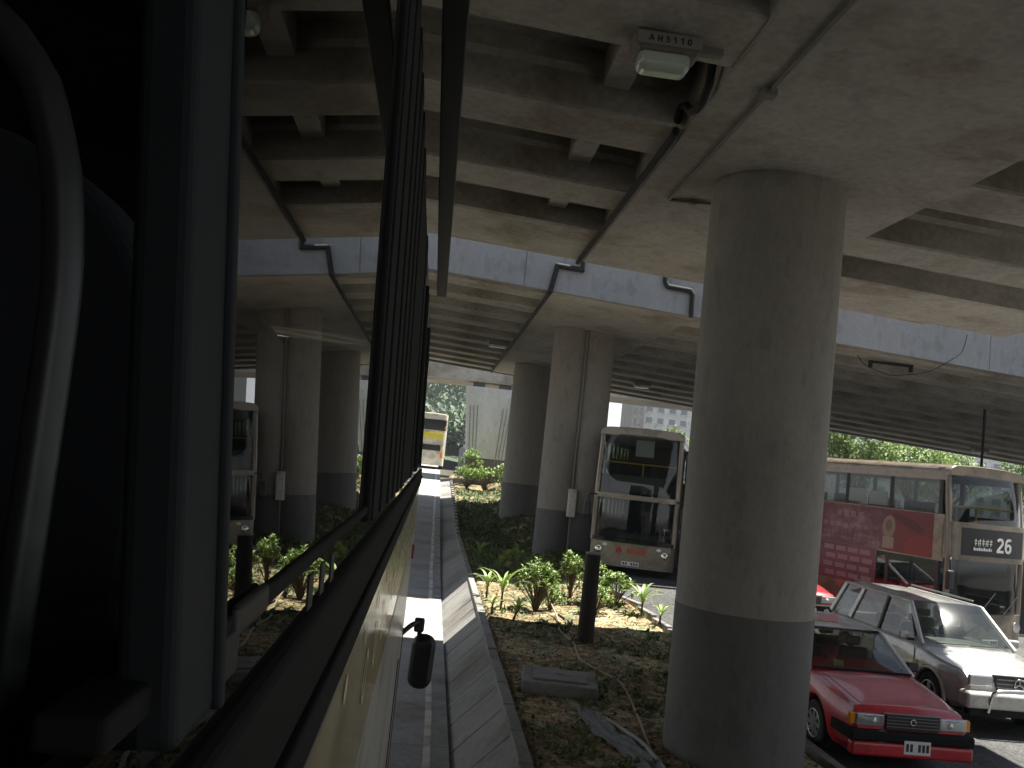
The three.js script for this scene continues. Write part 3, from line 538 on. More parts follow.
{
  const silver = mat([0.52, 0.53, 0.54], 0.3, { metalness: 0.1, clearcoat: 1, clearcoatRoughness: 0.04, map: dirtCol });
  const t = thing('sport_utility_vehicle', 'silver sport utility vehicle with a chrome bull bar, glaring in the sun', 'car', [9.3, -0.13, -15.83], 0.03);
  makeCar(t, { L: 4.6, W: 1.84, wb: 2.82, r: 0.37, tw: 0.25, archGap: 0.06, sill: 0.33, mid: 0.68, top: [[-2.3, 1.08], [-2.1, 1.12], [0.8, 1.12], [1.02, 1.10], [2.05, 0.98], [2.3, 0.86]], wsB: 1.08, wsT: 0.34, wsBulge: 0.10, wsGlass: M.screenGlass, rwT: -1.95, rwB: -2.2, bw: 0.84, rw: 0.66, H: 1.77, by: 1.12, rby: 1.12, bz: -0.35, cp: 0.12, seatZ: 0.0, spokes: 5, paint: silver, roofPaint: silver, pillar: silver, doorPillar: M.black, handle: silver, mirror: silver });
  const f = 2.3;
  for (const k of [-1, 1]) {
    add(t, 'quarter_window', k > 0 ? panel(V(0.845, 1.13, -1.5), V(0.845, 1.13, -2.05), V(0.672, 1.66, -1.85), V(0.672, 1.68, -1.35), 0.0, 2) : panel(V(-0.845, 1.13, -2.05), V(-0.845, 1.13, -1.5), V(-0.672, 1.68, -1.35), V(-0.672, 1.66, -1.85), 0, 2), M.carGlass);
    add(t, 'quarter_pillar', bar(V(k * 0.84, 1.1, -1.42), V(k * 0.67, 1.7, -1.25), 0.06, 0.12), silver);
    const hl = add(t, 'headlight', box(-0.2, 0.2, 0.74, 0.92, -0.06, 0.01, 0.03).translate(k * 0.62, 0, f - 0.03), mat([0.5, 0.52, 0.53], 0.12, { metalness: 0.7 }));
    add(hl, 'lens', panel(V(k * 0.62 - 0.2, 0.74, f), V(k * 0.62 + 0.2, 0.74, f - 0.02), V(k * 0.62 + 0.2, 0.92, f - 0.05), V(k * 0.62 - 0.2, 0.92, f - 0.03), 0.03, 5), M.lens);
    add(t, 'indicator', new THREE.SphereGeometry(0.04, 10, 8).scale(0.4, 0.7, 1.2).translate(k * 0.92, 0.82, 1.05), M.amber);
    add(t, 'roof_bar', bar(V(k * 0.6, 1.80, 0.2), V(k * 0.6, 1.80, -1.8), 0.03, 0.03), M.alu);
    add(t, 'wiper', bar(V(k * 0.3 - 0.3, 1.14, 1.06), V(k * 0.3 + 0.25, 1.15, 1.06), 0.014, 0.014), M.black);
    const fl = new THREE.TorusGeometry(0.43, 0.035, 8, 24, Math.PI); fl.rotateY(Math.PI / 2); fl.translate(k * 0.9, 0.37, 1.41); add(t, 'arch_flare', fl, silver);
  }
  const gr = add(t, 'grille', (() => { const s = new THREE.Shape([[-0.42, 0.93], [0.42, 0.93], [0.34, 0.70], [-0.34, 0.70]].map(q => new THREE.Vector2(...q))); return uvM(new THREE.ExtrudeGeometry(s, { depth: 0.03, bevelEnabled: true, bevelSize: 0.01, bevelThickness: 0.01 }).translate(0, 0, f - 0.01)); })(), M.black);
  add(gr, 'grille_bar', merge([0.75, 0.81, 0.87].map(y => box(-0.37, 0.37, y - 0.008, y + 0.008, -0.006, 0.006).translate(0, 0, f + 0.034))), M.alu);
  const star = [new THREE.TorusGeometry(0.085, 0.009, 8, 26)]; for (let k = 0; k < 3; k++) { const a = Math.PI / 2 + k * 2.0944; star.push(bar(V(0, 0, 0), V(0.085 * Math.cos(a), 0.085 * Math.sin(a), 0), 0.014, 0.01)); }
  add(gr, 'star_emblem', merge(star).translate(0, 0.815, f + 0.05), M.chrome);
  add(t, 'bumper', box(-0.9, 0.9, 0.42, 0.68, -0.16, 0.1, 0.06).translate(0, 0, f - 0.03), silver);
  add(t, 'skid_plate', box(-0.8, 0.8, 0.3, 0.42, -0.1, 0.06, 0.03).translate(0, 0, f - 0.06), M.rubber);
  add(t, 'bull_bar', tube([V(-0.52, 0.38, f + 0.08), V(-0.52, 0.6, f + 0.14), V(-0.44, 0.71, f + 0.16), V(0, 0.74, f + 0.18), V(0.44, 0.71, f + 0.16), V(0.52, 0.6, f + 0.14), V(0.52, 0.38, f + 0.08)], 0.032, 10), M.chrome);
  numberPlate(t, 0, 0.52, f + 0.1, 0.5, 0.12, plateWhite);
}
// ---------------------------------------------------------------- buses
const slabShape = (bulge, back) => { const s = new THREE.Shape(); s.moveTo(-1.25, back); s.lineTo(-1.25, 0.16); s.quadraticCurveTo(-1.22, 0.02, -1.05, -0.03); s.quadraticCurveTo(0, -0.03 - bulge * 2, 1.05, -0.03); s.quadraticCurveTo(1.22, 0.02, 1.25, 0.16); s.lineTo(1.25, back); return s; };
const frontSlab = (y0, y1, bulge = 0.06, back = 0.3) => { const g = new THREE.ExtrudeGeometry(slabShape(bulge, back), { depth: y1 - y0, bevelEnabled: false, curveSegments: 8 }); g.rotateX(-Math.PI / 2); g.translate(0, y0, 0); return uvM(toCreasedNormals(g, 0.5)); };
const screen = (y0, y1, hw0, hw1, z0, z1, bulge) => grid(14, 6, (u, v) => { const s = 2 * u - 1; return V(s * lerp(hw0, hw1, v), lerp(y0, y1, v), lerp(z0, z1, v * v) + bulge * (1 - s * s) - 0.16 * Math.abs(s) ** 7); });
function makeBus(b, s) {
  const { L, paint } = s, W = 1.25;
  const [yl0, yl1, yu0, yu1] = [1.25, 2.12, s.yu0 ?? 2.95, s.yu1 ?? 3.95];
  for (const k of [-1, 1]) {
    const sh = new THREE.Shape(); sh.moveTo(-0.25, 0.3);
    const arch = z => { sh.lineTo(z + 0.56, 0.3); for (let i = 0; i <= 10; i++) { const t = Math.PI * i / 10; sh.lineTo(z + 0.56 * Math.cos(t), 0.42 + 0.56 * Math.sin(t)); } sh.lineTo(z - 0.56, 0.3); };
    arch(-2.5); arch(-L + 3.2); sh.lineTo(-L, 0.3); sh.lineTo(-L, yl0); sh.lineTo(-0.25, yl0);
    const g = new THREE.ExtrudeGeometry(sh, { depth: 0.05, bevelEnabled: false }); g.rotateY(-Math.PI / 2); g.translate(k > 0 ? W : -W + 0.05, 0, 0);
    const p = g.attributes.position; // shape x became depth axis: mirror it back
    for (let i = 0; i < p.count; i++) p.setZ(i, p.getZ(i)); g.computeVertexNormals();
    add(b, 'side_skirt', uvM(g), s.skirt || paint);
    add(b, 'waist_panel', box(-0.025, 0.025, yl1, yu0, 0.25, L).translate(k * (W - 0.025), 0, 0), paint);
    add(b, 'cantrail', box(-0.025, 0.025, yu1, 4.16, 0.25, L).translate(k * (W - 0.025), 0, 0), paint);
    const n = Math.round((L - 0.6) / 1.5);
    for (let i = 0; i <= n; i++) {
      const z = -lerp(0.4, L - 0.1, i / n);
      add(b, 'window_pillar', box(-0.03, 0.03, yu0, yu1, -0.05, 0.05).translate(k * (W - 0.034), 0, z), s.post || M.black); add(b, 'window_pillar', box(-0.03, 0.03, yl0, yl1, -0.05, 0.05).translate(k * (W - 0.034), 0, z), s.post || M.black);
      if (i < n) { const z2 = -lerp(0.4, L - 0.1, (i + 1) / n), mk = (y0, y1) => k > 0 ? panel(V(W - 0.012, y0, z), V(W - 0.012, y0, z2), V(W - 0.012, y1, z2), V(W - 0.012, y1, z), 0, 1) : panel(V(-W + 0.012, y0, z2), V(-W + 0.012, y0, z), V(-W + 0.012, y1, z), V(-W + 0.012, y1, z2), 0, 1); add(b, 'side_window', mk(yu0, yu1), M.busGlass); add(b, 'side_window', mk(yl0, yl1), M.busGlass); }
    }
    for (const z of [-2.5, -L + 3.2]) wheel(b, k * (W - 0.17), 0.48, z, 0.48, 0.28, 8);
    // front corner posts
    add(b, 'corner_post', tube([V(k * 1.2, s.wy0, -0.14), V(k * 1.2, (s.wy0 + s.uy1) / 2, -0.15), V(k * 1.18, s.uy1 + 0.05, -0.3)], 0.075, 8), s.cornerMat || paint);
  }
  const rs = new THREE.Shape(); rs.moveTo(-W, 4.16); rs.lineTo(-W, 4.2); rs.quadraticCurveTo(-W, 4.36, -1.0, 4.38); rs.quadraticCurveTo(0, 4.44, 1.0, 4.38); rs.quadraticCurveTo(W, 4.36, W, 4.2); rs.lineTo(W, 4.16);
  const rg = new THREE.ExtrudeGeometry(rs, { depth: L - 0.35, bevelEnabled: true, bevelSize: 0.02, bevelThickness: 0.12, bevelSegments: 3, curveSegments: 8 }); rg.translate(0, -0.022, -L + 0.06); add(b, 'roof', uvM(rg), s.roofMat || paint);
  add(b, 'lower_floor', box(-1.18, 1.18, 0.32, 0.42, 0.3, L - 0.1), M.interior); add(b, 'upper_floor', box(-1.18, 1.18, s.deckY ?? 2.28, (s.deckY ?? 2.28) + 0.1, 0.25, L - 0.1), M.interior);
  add(b, 'rear_wall', box(-1.22, 1.22, 0.35, 4.15, L - 0.12, L - 0.04), M.interior);
  for (const y of [0.42, (s.deckY ?? 2.28) + 0.1]) for (let r = 0; r < 6; r++) for (const x of [-0.85, -0.38, 0.38, 0.85]) {
    const st = add(b, 'seat', box(x - 0.2, x + 0.2, y + 0.4, y + 1.05, -0.05, 0.05, 0.05).translate(0, 0, -1.5 - r * 1.25), s.seatMat || M.seat);
  }
}
const champagne = mat([0.28, 0.25, 0.205], 0.34, { metalness: 0.25, clearcoat: 0.6, clearcoatRoughness: 0.12, map: dirtCol });
const yellowRail = mat([0.6, 0.42, 0.04], 0.45);
const redLogo = mat([0.55, 0.05, 0.03], 0.5);
{
  const b = thing('double_decker_bus', 'champagne double-decker bus facing us between the columns, red letters on its front', 'bus', [6.14, 0.27, -26.6], -0.3);
  makeBus(b, { L: 10.5, paint: champagne, wy0: 0.95, uy1: 4.2 });
  add(b, 'front_panel', frontSlab(0.5, 0.95), champagne);
  add(b, 'front_bumper', frontSlab(0.25, 0.497, 0.075), champagne);
  add(b, 'front_band', frontSlab(2.24, 2.38), champagne);
  add(b, 'brow', frontSlab(4.16, 4.3, 0.04, 0.3).translate(0, 0, -0.22), champagne);
  add(b, 'lower_windscreen', screen(0.96, 2.24, 1.17, 1.17, 0.03, 0.0, 0.08), M.busGlass);
  add(b, 'upper_windscreen', screen(2.38, 4.18, 1.17, 1.15, 0.0, -0.22, 0.08), M.busGlass);
  add(b, 'screen_mask', frontSlab(0.952, 1.06, 0.058), M.black);
  add(b, 'dashboard', box(-1.1, 1.1, 0.75, 1.25, 0.35, 0.75, 0.05), M.interior);
  add(b, 'fleet_sign', box(-0.28, 0.28, 3.55, 4.05, 0.42, 0.46, 0.02).translate(0.1, 0, 0.08), mat([0.45, 0.45, 0.42], 0.6));
  add(b, 'handrail', merge([rod(V(-1.1, 3.32, -0.35), V(1.1, 3.32, -0.35), 0.022), rod(V(0.1, 2.4, -0.4), V(0.1, 3.32, -0.35), 0.022)]), yellowRail);
  add(b, 'destination_display', box(-0.8, 0.8, 2.45, 2.95, 0.22, 0.3, 0.02), mat([0.09, 0.088, 0.082], 0.6));
  const sw = new THREE.TorusGeometry(0.24, 0.02, 8, 24); sw.rotateX(-0.9); sw.translate(0.62, 1.3, -0.75); add(b, 'steering_wheel', sw, M.black);
  const red = add(b, 'operator_letters', text('KMB', 0.17, 0.01).scale(1.15, 1, 1).translate(0.16, 0.74, 0.10), redLogo);
  add(b, 'operator_logo', merge([new THREE.TorusGeometry(0.075, 0.02, 6, 18).translate(-0.38, 0.74, 0.10), box(-0.05, 0.05, -0.012, 0.012, -0.006, 0.006).translate(-0.38, 0.74, 0.105), box(-0.012, 0.012, -0.07, 0.07, -0.006, 0.006).translate(-0.38, 0.74, 0.105)]), redLogo);
  for (const k of [-1, 1]) {
    const h = add(b, 'headlight', new THREE.CylinderGeometry(0.15, 0.17, 0.06, 22).rotateX(Math.PI / 2).translate(k * 0.98, 0.70, 0.02), champagne);
    add(h, 'reflector', new THREE.SphereGeometry(0.11, 16, 10).scale(1, 1, 0.35).translate(k * 0.98, 0.70, 0.065), mat([0.85, 0.85, 0.8], 0.08, { metalness: 0.9 }));
    add(b, 'indicator', new THREE.SphereGeometry(0.06, 12, 8).scale(1.2, 0.8, 0.4).translate(k * 0.8, 0.85, 0.065), mat([0.8, 0.75, 0.65], 0.2));
    add(b, 'wiper', bar(V(k * 0.35, 0.98, 0.13), V(k * 0.35 + 0.5, 1.35, 0.12), 0.02, 0.02), M.black);
    const m = add(b, 'wing_mirror', new RoundedBoxGeometry(0.2, 0.44, 0.12, 3, 0.05).translate(k * 1.42, 1.85, 0.12), M.black);
    add(m, 'mirror_arm', tube([V(k * 1.2, 2.3, -0.05), V(k * 1.38, 2.28, 0.08), V(k * 1.42, 2.05, 0.12)], 0.025, 8), M.black);
  }
  numberPlate(b, 0, 0.37, 0.125, 0.52, 0.12, plateWhite);
}
{
  const tan = mat([0.24, 0.205, 0.16], 0.36, { metalness: 0.2, clearcoat: 0.6, clearcoatRoughness: 0.12, map: dirtCol });
  const t = 0.33;
  const b = thing('double_decker_bus', 'double-decker bus on route 26 with a red and pink side advertisement', 'bus', [13.2, -0.08, -20.3], t);
  makeBus(b, { L: 10.8, paint: tan, wy0: 1.0, uy1: 4.15, yu0: 3.2, yu1: 4.0, deckY: 2.3 });
  add(b, 'front_panel', frontSlab(0.5, 1.0), tan); add(b, 'front_bumper', frontSlab(0.25, 0.497, 0.075), tan);
  const sp = add(b, 'sign_panel', frontSlab(2.2, 3.06), tan);
  add(b, 'brow', frontSlab(4.14, 4.3, 0.04, 0.3).translate(0, 0, -0.22), tan);
  add(b, 'lower_windscreen', screen(1.0, 2.2, 1.17, 1.17, 0.03, 0.0, 0.08), M.busGlass);
  add(b, 'upper_windscreen', screen(3.06, 4.16, 1.17, 1.15, 0.0, -0.2, 0.08), M.busGlass);
  add(b, 'dashboard', box(-1.1, 1.1, 0.75, 1.15, 0.35, 0.75, 0.05), M.interior);
  add(b, 'handrail', merge([rod(V(-1.1, 3.42, -0.35), V(1.1, 3.42, -0.35), 0.022), rod(V(-0.1, 2.4, -0.4), V(-0.1, 3.42, -0.35), 0.022)]), yellowRail);
  const ds = add(b, 'destination_sign', (() => { const g = grid(14, 2, (u, v) => { const s = 2 * u - 1; return V(s * 1.02, lerp(2.32, 2.95, v), 0.045 + 0.052 * (1 - s * s)); }); return g; })(), mat([0.012, 0.012, 0.014], 0.25));
  const ink = mat([0.62, 0.62, 0.6], 0.7);
  add(ds, 'route_number', text('26', 0.34, 0.006).translate(0.32, 2.6, 0.1), ink);
  // small two-line destination lettering, too blurred to read
  const g = []; for (let k = 0; k < 5; k++) { const x = -0.62 + k * 0.125; g.push(box(x - 0.045, x + 0.045, 2.665, 2.685, -0.002, 0.002), box(x - 0.045, x + 0.045, 2.61, 2.625, -0.002, 0.002), box(x - 0.01 + 0.02 * (k % 2), x + 0.008 + 0.02 * (k % 2), 2.56, 2.72, -0.002, 0.002)); if (k % 2) g.push(box(x - 0.045, x - 0.03, 2.56, 2.68, -0.002, 0.002)); }
  for (let k = 0; k < 11; k++) g.push(box(-0.68 + k * 0.056, -0.645 + k * 0.056, 2.45, 2.45 + (k % 3 ? 0.055 : 0.075), -0.002, 0.002));
  add(ds, 'destination_letters', merge(g).translate(0, 0, 0.095), ink);
  for (const k of [-1, 1]) {
    add(b, 'headlight', new THREE.CylinderGeometry(0.12, 0.13, 0.07, 22).rotateX(Math.PI / 2).translate(k * 0.95, 0.72, 0.03), mat([0.7, 0.7, 0.68], 0.1, { metalness: 0.7 }));
    add(b, 'wiper', bar(V(k * 0.4, 1.02, 0.13), V(k * 0.4 + 0.5, 1.5, 0.12), 0.02, 0.02), M.black);
    const m = add(b, 'wing_mirror', new RoundedBoxGeometry(0.2, 0.44, 0.12, 3, 0.05).translate(k * 1.42, 1.75, 0.12), M.black);
    add(m, 'mirror_arm', tube([V(k * 1.2, 2.25, -0.05), V(k * 1.38, 2.2, 0.08), V(k * 1.42, 1.95, 0.12)], 0.025, 8), M.black);
  }
  numberPlate(b, 0, 0.37, 0.125, 0.52, 0.12, plateWhite);
  // advertisement on the kerb side
  const cv = document.createElement('canvas'); cv.width = 1024; cv.height = 256; const c = cv.getContext('2d');
  c.fillStyle = '#8a4a55'; c.fillRect(0, 0, 1024, 256);
  for (let i = 0; i < 260; i++) { c.fillStyle = ['#d8a8b4', '#b06a7a', '#7a2836', '#e6c9cf', '#93405a'][Math.floor(rnd() * 5)]; c.globalAlpha = 0.25; c.beginPath(); c.ellipse(rnd() * 760, rnd() * 256, rr(8, 60), rr(6, 40), rnd() * 3, 0, 7); c.fill(); }
  c.globalAlpha = 1; c.fillStyle = '#d9b4bd'; c.beginPath(); c.moveTo(0, 30); c.bezierCurveTo(120, 60, 200, 20, 330, 60); c.bezierCurveTo(360, 120, 240, 150, 120, 160); c.lineTo(0, 170); c.fill();
  c.fillStyle = '#e6d2d4'; c.beginPath(); c.ellipse(180, 90, 60, 46, 0.3, 0, 7); c.fill(); c.fillStyle = '#c68f9b'; c.beginPath(); c.ellipse(300, 110, 40, 60, -0.3, 0, 7); c.fill();
  c.fillStyle = '#a8343a'; c.fillRect(790, 0, 234, 256); c.fillStyle = '#c9362c'; c.beginPath(); c.ellipse(960, 200, 80, 60, -0.4, 0, 7); c.fill(); c.fillStyle = '#7d1820'; c.beginPath(); c.ellipse(900, 70, 90, 26, 0.5, 0, 7); c.fill();
  c.fillStyle = '#cdb592'; c.beginPath(); c.ellipse(800, 110, 34, 70, 0.06, 0, 7); c.fill(); c.fillStyle = '#a3896a'; c.beginPath(); c.ellipse(800, 100, 17, 36, 0, 0, 7); c.fill(); c.fillStyle = '#d9c8a8'; c.fillRect(770, 170, 60, 70);
  c.globalAlpha = 0.5; c.fillStyle = '#d8bfc2'; for (let k = 0; k < 4; k++) c.fillRect(500 + k * 42, 40, 30, 38); for (let k = 0; k < 7; k++) c.fillRect(420 + k * 40, 120 + (k % 2) * 5, 30, 30); c.globalAlpha = 0.35; for (let r = 0; r < 2; r++) for (let k = 0; k < 14; k++) c.fillRect(400 + k * 26 + rr(-4, 4), 180 + r * 30, rr(8, 22), rr(14, 22)); c.globalAlpha = 1;
  const tx = new THREE.CanvasTexture(cv); tx.colorSpace = THREE.SRGBColorSpace;
  const ad = add(b, 'advertisement', panel(V(-1.2545, 2.15, -6.6), V(-1.2545, 2.15, -0.55), V(-1.2545, 3.18, -0.55), V(-1.2545, 3.18, -6.6), 0, 1), mat([0.32, 0.32, 0.32], 0.45, { map: tx }));
  const low = []; add(b, 'advertisement', panel(V(-1.2535, 1.2, -4.2), V(-1.2535, 1.2, -2.2), V(-1.2535, 2.145, -2.2), V(-1.2535, 2.145, -4.2), 0, 1), mat([0.15, 0.055, 0.07], 0.5, { map: dirtCol }));
  for (let r = 0; r < 4; r++) for (let k = 0; k < 4; k++) low.push(box(-0.17, 0.17, -0.06, 0.06, -0.001, 0.001).rotateY(-Math.PI / 2).translate(-1.2565, 1.35 + r * 0.22, -2.5 - k * 0.42 - (r % 2) * 0.08));
  add(ad, 'print_blocks', merge(low), mat([0.24, 0.15, 0.165], 0.7));
  for (const [z, y] of [[-2.6, 3.45], [-1.9, 3.42]]) add(b, 'window_notice', box(-0.004, 0.004, -0.17, 0.17, -0.3, 0.3).translate(-1.228, y, z - 0.4), mat([0.5, 0.5, 0.5], 0.7));
}
{
  const wht = mat([0.78, 0.76, 0.68], 0.4, { map: dirtCol });
  const b = thing('double_decker_bus', 'distant pale double-decker bus seen from behind at the end of the lane', 'bus', [-0.42, laneY(71), -71], 0);
  makeBus(b, { L: 10.5, paint: wht, wy0: 0.95, uy1: 4.15, post: M.black });
  add(b, 'rear_body', frontSlab(0.3, 3.05), wht); add(b, 'rear_body', frontSlab(3.9, 4.3), wht);
  add(b, 'rear_window', box(-1.05, 1.05, 3.06, 3.88, -0.04, 0.02, 0.02).translate(0, 0, -0.02), mat([0.02, 0.02, 0.022], 0.1));
  add(b, 'rear_advertisement', box(-1.0, 1.0, 2.4, 2.85, -0.02, 0.02, 0.01).translate(0, 0, 0.15), mat([0.7, 0.62, 0.05], 0.5));
  add(b, 'rear_grille', box(-0.9, 0.9, 1.45, 1.9, -0.02, 0.02, 0.01).translate(0, 0, 0.15), M.black);
  for (const k of [-1, 1]) add(b, 'tail_lamp', box(-0.1, 0.1, 0.9, 1.35, -0.02, 0.02, 0.02).translate(k * 1.02, 0, 0.1), mat([0.7, 0.25, 0.03], 0.3));
  for (const k of [-1, 1]) add(b, 'marker_lamp', box(-0.06, 0.06, 3.2, 3.4, -0.02, 0.02, 0.02).translate(k * 1.12, 0, 0.06), mat([0.7, 0.25, 0.03], 0.3));
}
{ // vehicles beyond the pale pier
  const blue = mat([0.06, 0.2, 0.55], 0.35, { clearcoat: 0.5 });
  const b = thing('minibus', 'blue van seen behind the tapered white pier', 'van', [6.4, rise(78) - 0.13, -78], 0.1);
  add(b, 'body', box(-1.05, 1.05, 0.35, 1.35, -1.5, 3.9, 0.12), mat([0.6, 0.62, 0.64], 0.35)); add(b, 'cab', box(-1.03, 1.03, 1.3, 2.6, -1.2, 3.85, 0.2), blue);
  add(b, 'windscreen', panel(V(-0.88, 1.5, 1.215), V(0.88, 1.5, 1.215), V(0.84, 2.25, 1.21), V(-0.84, 2.25, 1.21), 0.03), mat([0.03, 0.04, 0.05], 0.05));
  for (const k of [-1, 1]) { add(b, 'headlight', box(-0.15, 0.15, 0.75, 0.95, -0.02, 0.03, 0.02).translate(k * 0.75, 0, 1.52), mat([0.8, 0.8, 0.78], 0.15)); wheel(b, k * 0.92, 0.34, 0.7, 0.34, 0.2); wheel(b, k * 0.92, 0.34, -2.9, 0.34, 0.2); }
  const wp = mat([0.6, 0.62, 0.64], 0.3, { clearcoat: 0.8 });
  const c = thing('parked_car', 'pale silver car in front of the blue van by the white pier', 'car', [5.75, rise(70) - 0.13, -70.5], 0.05);
  makeCar(c, { L: 4.3, W: 1.7, wb: 2.55, r: 0.31, tw: 0.19, archGap: 0.05, sill: 0.2, mid: 0.52, top: [[-2.15, 0.9], [-1.6, 0.98], [0.8, 0.96], [0.95, 0.95], [2.0, 0.78], [2.15, 0.72]], wsB: 1.0, wsT: 0.3, rwT: -1.0, rwB: -1.7, bw: 0.75, rw: 0.58, H: 1.45, by: 0.96, rby: 0.98, seatZ: 0, spokes: 5, paint: wp, roofPaint: wp, pillar: wp });
}
// ---------------------------------------------------------------- far pier, buildings
{
  const f = thing('pier', 'tapered white flyover pier with vertical grooves and a grey painted foot', 'pier', [3.5, rise(62), -62]);
  const h = 6.55, hw = y => lerp(1.2, 1.8, (Math.max(0, y) / h) ** 1.2), outline = (y0, y1, e = 0) => { const pts = [], n = 10; for (let i = 0; i <= n; i++) { const y = lerp(y0, y1, i / n); pts.push(new THREE.Vector2(hw(y) + e, y)); } return [...pts, ...pts.slice().reverse().map(q => new THREE.Vector2(-q.x, q.y))]; };
  const ext = (y0, y1, dep, e, bev = 0.05) => { const g = new THREE.ExtrudeGeometry(new THREE.Shape(outline(y0, y1, e)), { depth: dep, bevelEnabled: true, bevelSize: bev, bevelThickness: bev, bevelSegments: 2 }); g.translate(0, 0, -dep / 2); return uvM(g); };
  const sh = add(f, 'shaft', ext(-0.3, h, 1.2, -0.05), M.pier);
  add(f, 'painted_foot', ext(-0.25, 1.75, 1.206, -0.046, 0.052), M.columnPaint);
  for (const k of [-1, 1]) for (let j = 0; j < 3; j++) add(f, 'groove_rib', bar(V(k * (hw(0.3) - 0.22 - j * 0.2), 0.3, 0.66), V(k * (hw(5.4) - 0.28 - j * 0.25), 5.3, 0.66), 0.06, 0.05), mat([0.25, 0.24, 0.23], 0.9));
  for (const x of [-0.9, 0.9]) add(f, 'bearing', box(x - 0.4, x + 0.4, h + 0.05, h + 0.38, -0.4, 0.4), M.columnPaint);
  const f3 = thing('flyover', 'strip of a third flyover resting on the tapered white pier', 'flyover', [3.5, rise(62) + h + 0.38, -63]);
  add(f3, 'box_girder', box(-16, 30, 0, 1.6, -1.6, 3.5, 0.05), M.cap);
}
function block(name, label, x0, x1, y0, y1, d, depth, m, rows, cols, win, extra) {
  const b = thing(name, label, 'building', [(x0 + x1) / 2, y0, -d]);
  const w = x1 - x0, h = y1 - y0;
  add(b, 'wall', box(-w / 2, w / 2, 0, h, 0, depth), m);
  const sg = new THREE.BoxGeometry(1, 1, 1);
  for (let r = 0; r < rows; r++) for (let c = 0; c < cols; c++) {
    const cw = w / cols, ch = h / rows, a = add(b, 'window', sg, win); a.scale.set(cw * 0.5, ch * 0.5, 0.3); a.position.set(-w / 2 + cw * (c + 0.5), ch * (r + 0.5), 0.05);
    const s = add(b, 'sill', sg, m); s.scale.set(cw * 0.6, ch * 0.07, 0.8); s.position.set(-w / 2 + cw * (c + 0.5), ch * (r + 0.22), 0.3);
  }
  if (extra) extra(b, w, h);
  return b;
}
const farWin = mat([0.09, 0.11, 0.13], 0.2), farWhite = mat([0.85, 0.85, 0.84], 0.85, { map: concreteCol }), farPink = mat([0.45, 0.38, 0.36], 0.85, { map: concreteCol });
block('apartment_block', 'white apartment block with rows of windows above the champagne bus', 57.5, 84, 1, 46, 250, 18, farWhite, 14, 8, farWin);
block('apartment_block', 'brownish slab tower left of the white apartment block', 54, 57.3, 1, 50, 248, 16, farPink, 16, 2, farWin);
block('apartment_block', 'pale grey tower at the right above the trees by the route 26 bus', 125, 190, 1, 52, 270, 20, farWhite, 14, 12, farWin);
{
  const b = thing('building', 'pale building with dark louvre bands left of the tapered pier', 'building', [4.2, 1.4, -95]);
  add(b, 'wall', box(-1.3, 12, 0, 2.6, 0, 10), mat([0.34, 0.34, 0.35], 0.85, { map: concreteCol })); add(b, 'wall', box(-0.9, 12, 2.6, 14, 0.2, 10), farWhite);
  for (let k = 0; k < 6; k++) add(b, 'louvre', box(-1.5, 5, 3.0 + k * 0.55, 3.4 + k * 0.55, -0.3, 0.15), mat([0.1, 0.1, 0.1], 0.8));
  add(b, 'wall_panel', box(-1.1, -0.2, 0.6, 2.2, -0.06, 0.02), farWhite);
}
// ---------------------------------------------------------------- plants
function leafGeo(list) {            // {p,dir,up,len,w,col}
  const pos = [], nor = [], colr = []; const side = V(0, 0, 0), n = V(0, 0, 0), t = V(0, 0, 0);
  for (const l of list) {
    side.crossVectors(l.dir, l.up).normalize(); n.crossVectors(side, l.dir).normalize();
    const base = l.p, droop = l.droop ?? 0.15;
    const m = base.clone().addScaledVector(l.dir, l.len * 0.5), L = m.clone().addScaledVector(side, -l.w / 2).addScaledVector(n, l.w * 0.15), R = m.clone().addScaledVector(side, l.w / 2).addScaledVector(n, l.w * 0.15), tip = base.clone().addScaledVector(l.dir, l.len).addScaledVector(n, -l.len * droop);
    for (const tri of [[base, R, m], [base, m, L], [m, R, tip], [L, m, tip]]) {
      t.copy(tri[1]).sub(tri[0]).cross(tri[2].clone().sub(tri[0])).normalize();
      for (const q of tri) { pos.push(q.x, q.y, q.z); nor.push(t.x, t.y, t.z); colr.push(...l.col); }
    }
  }
  const g = new THREE.BufferGeometry(); g.setAttribute('position', new THREE.Float32BufferAttribute(pos, 3)); g.setAttribute('normal', new THREE.Float32BufferAttribute(nor, 3)); g.setAttribute('color', new THREE.Float32BufferAttribute(colr, 3));
  return g;
}
const leafMat = mat([1, 1, 1], 0.75, { vertexColors: true, transmission: 0.3, thickness: 0 });
const glossLeaf = mat([1, 1, 1], 0.42, { vertexColors: true, transmission: 0.25, thickness: 0 });
const stemMat = mat([0.09, 0.07, 0.045], 0.9);
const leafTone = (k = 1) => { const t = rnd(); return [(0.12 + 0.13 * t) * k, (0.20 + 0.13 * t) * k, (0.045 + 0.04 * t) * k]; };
const dirOnSphere = () => { const z = rr(-1, 1), a = rr(0, 6.283), s = Math.sqrt(1 - z * z); return V(s * Math.cos(a), z, s * Math.sin(a)); };
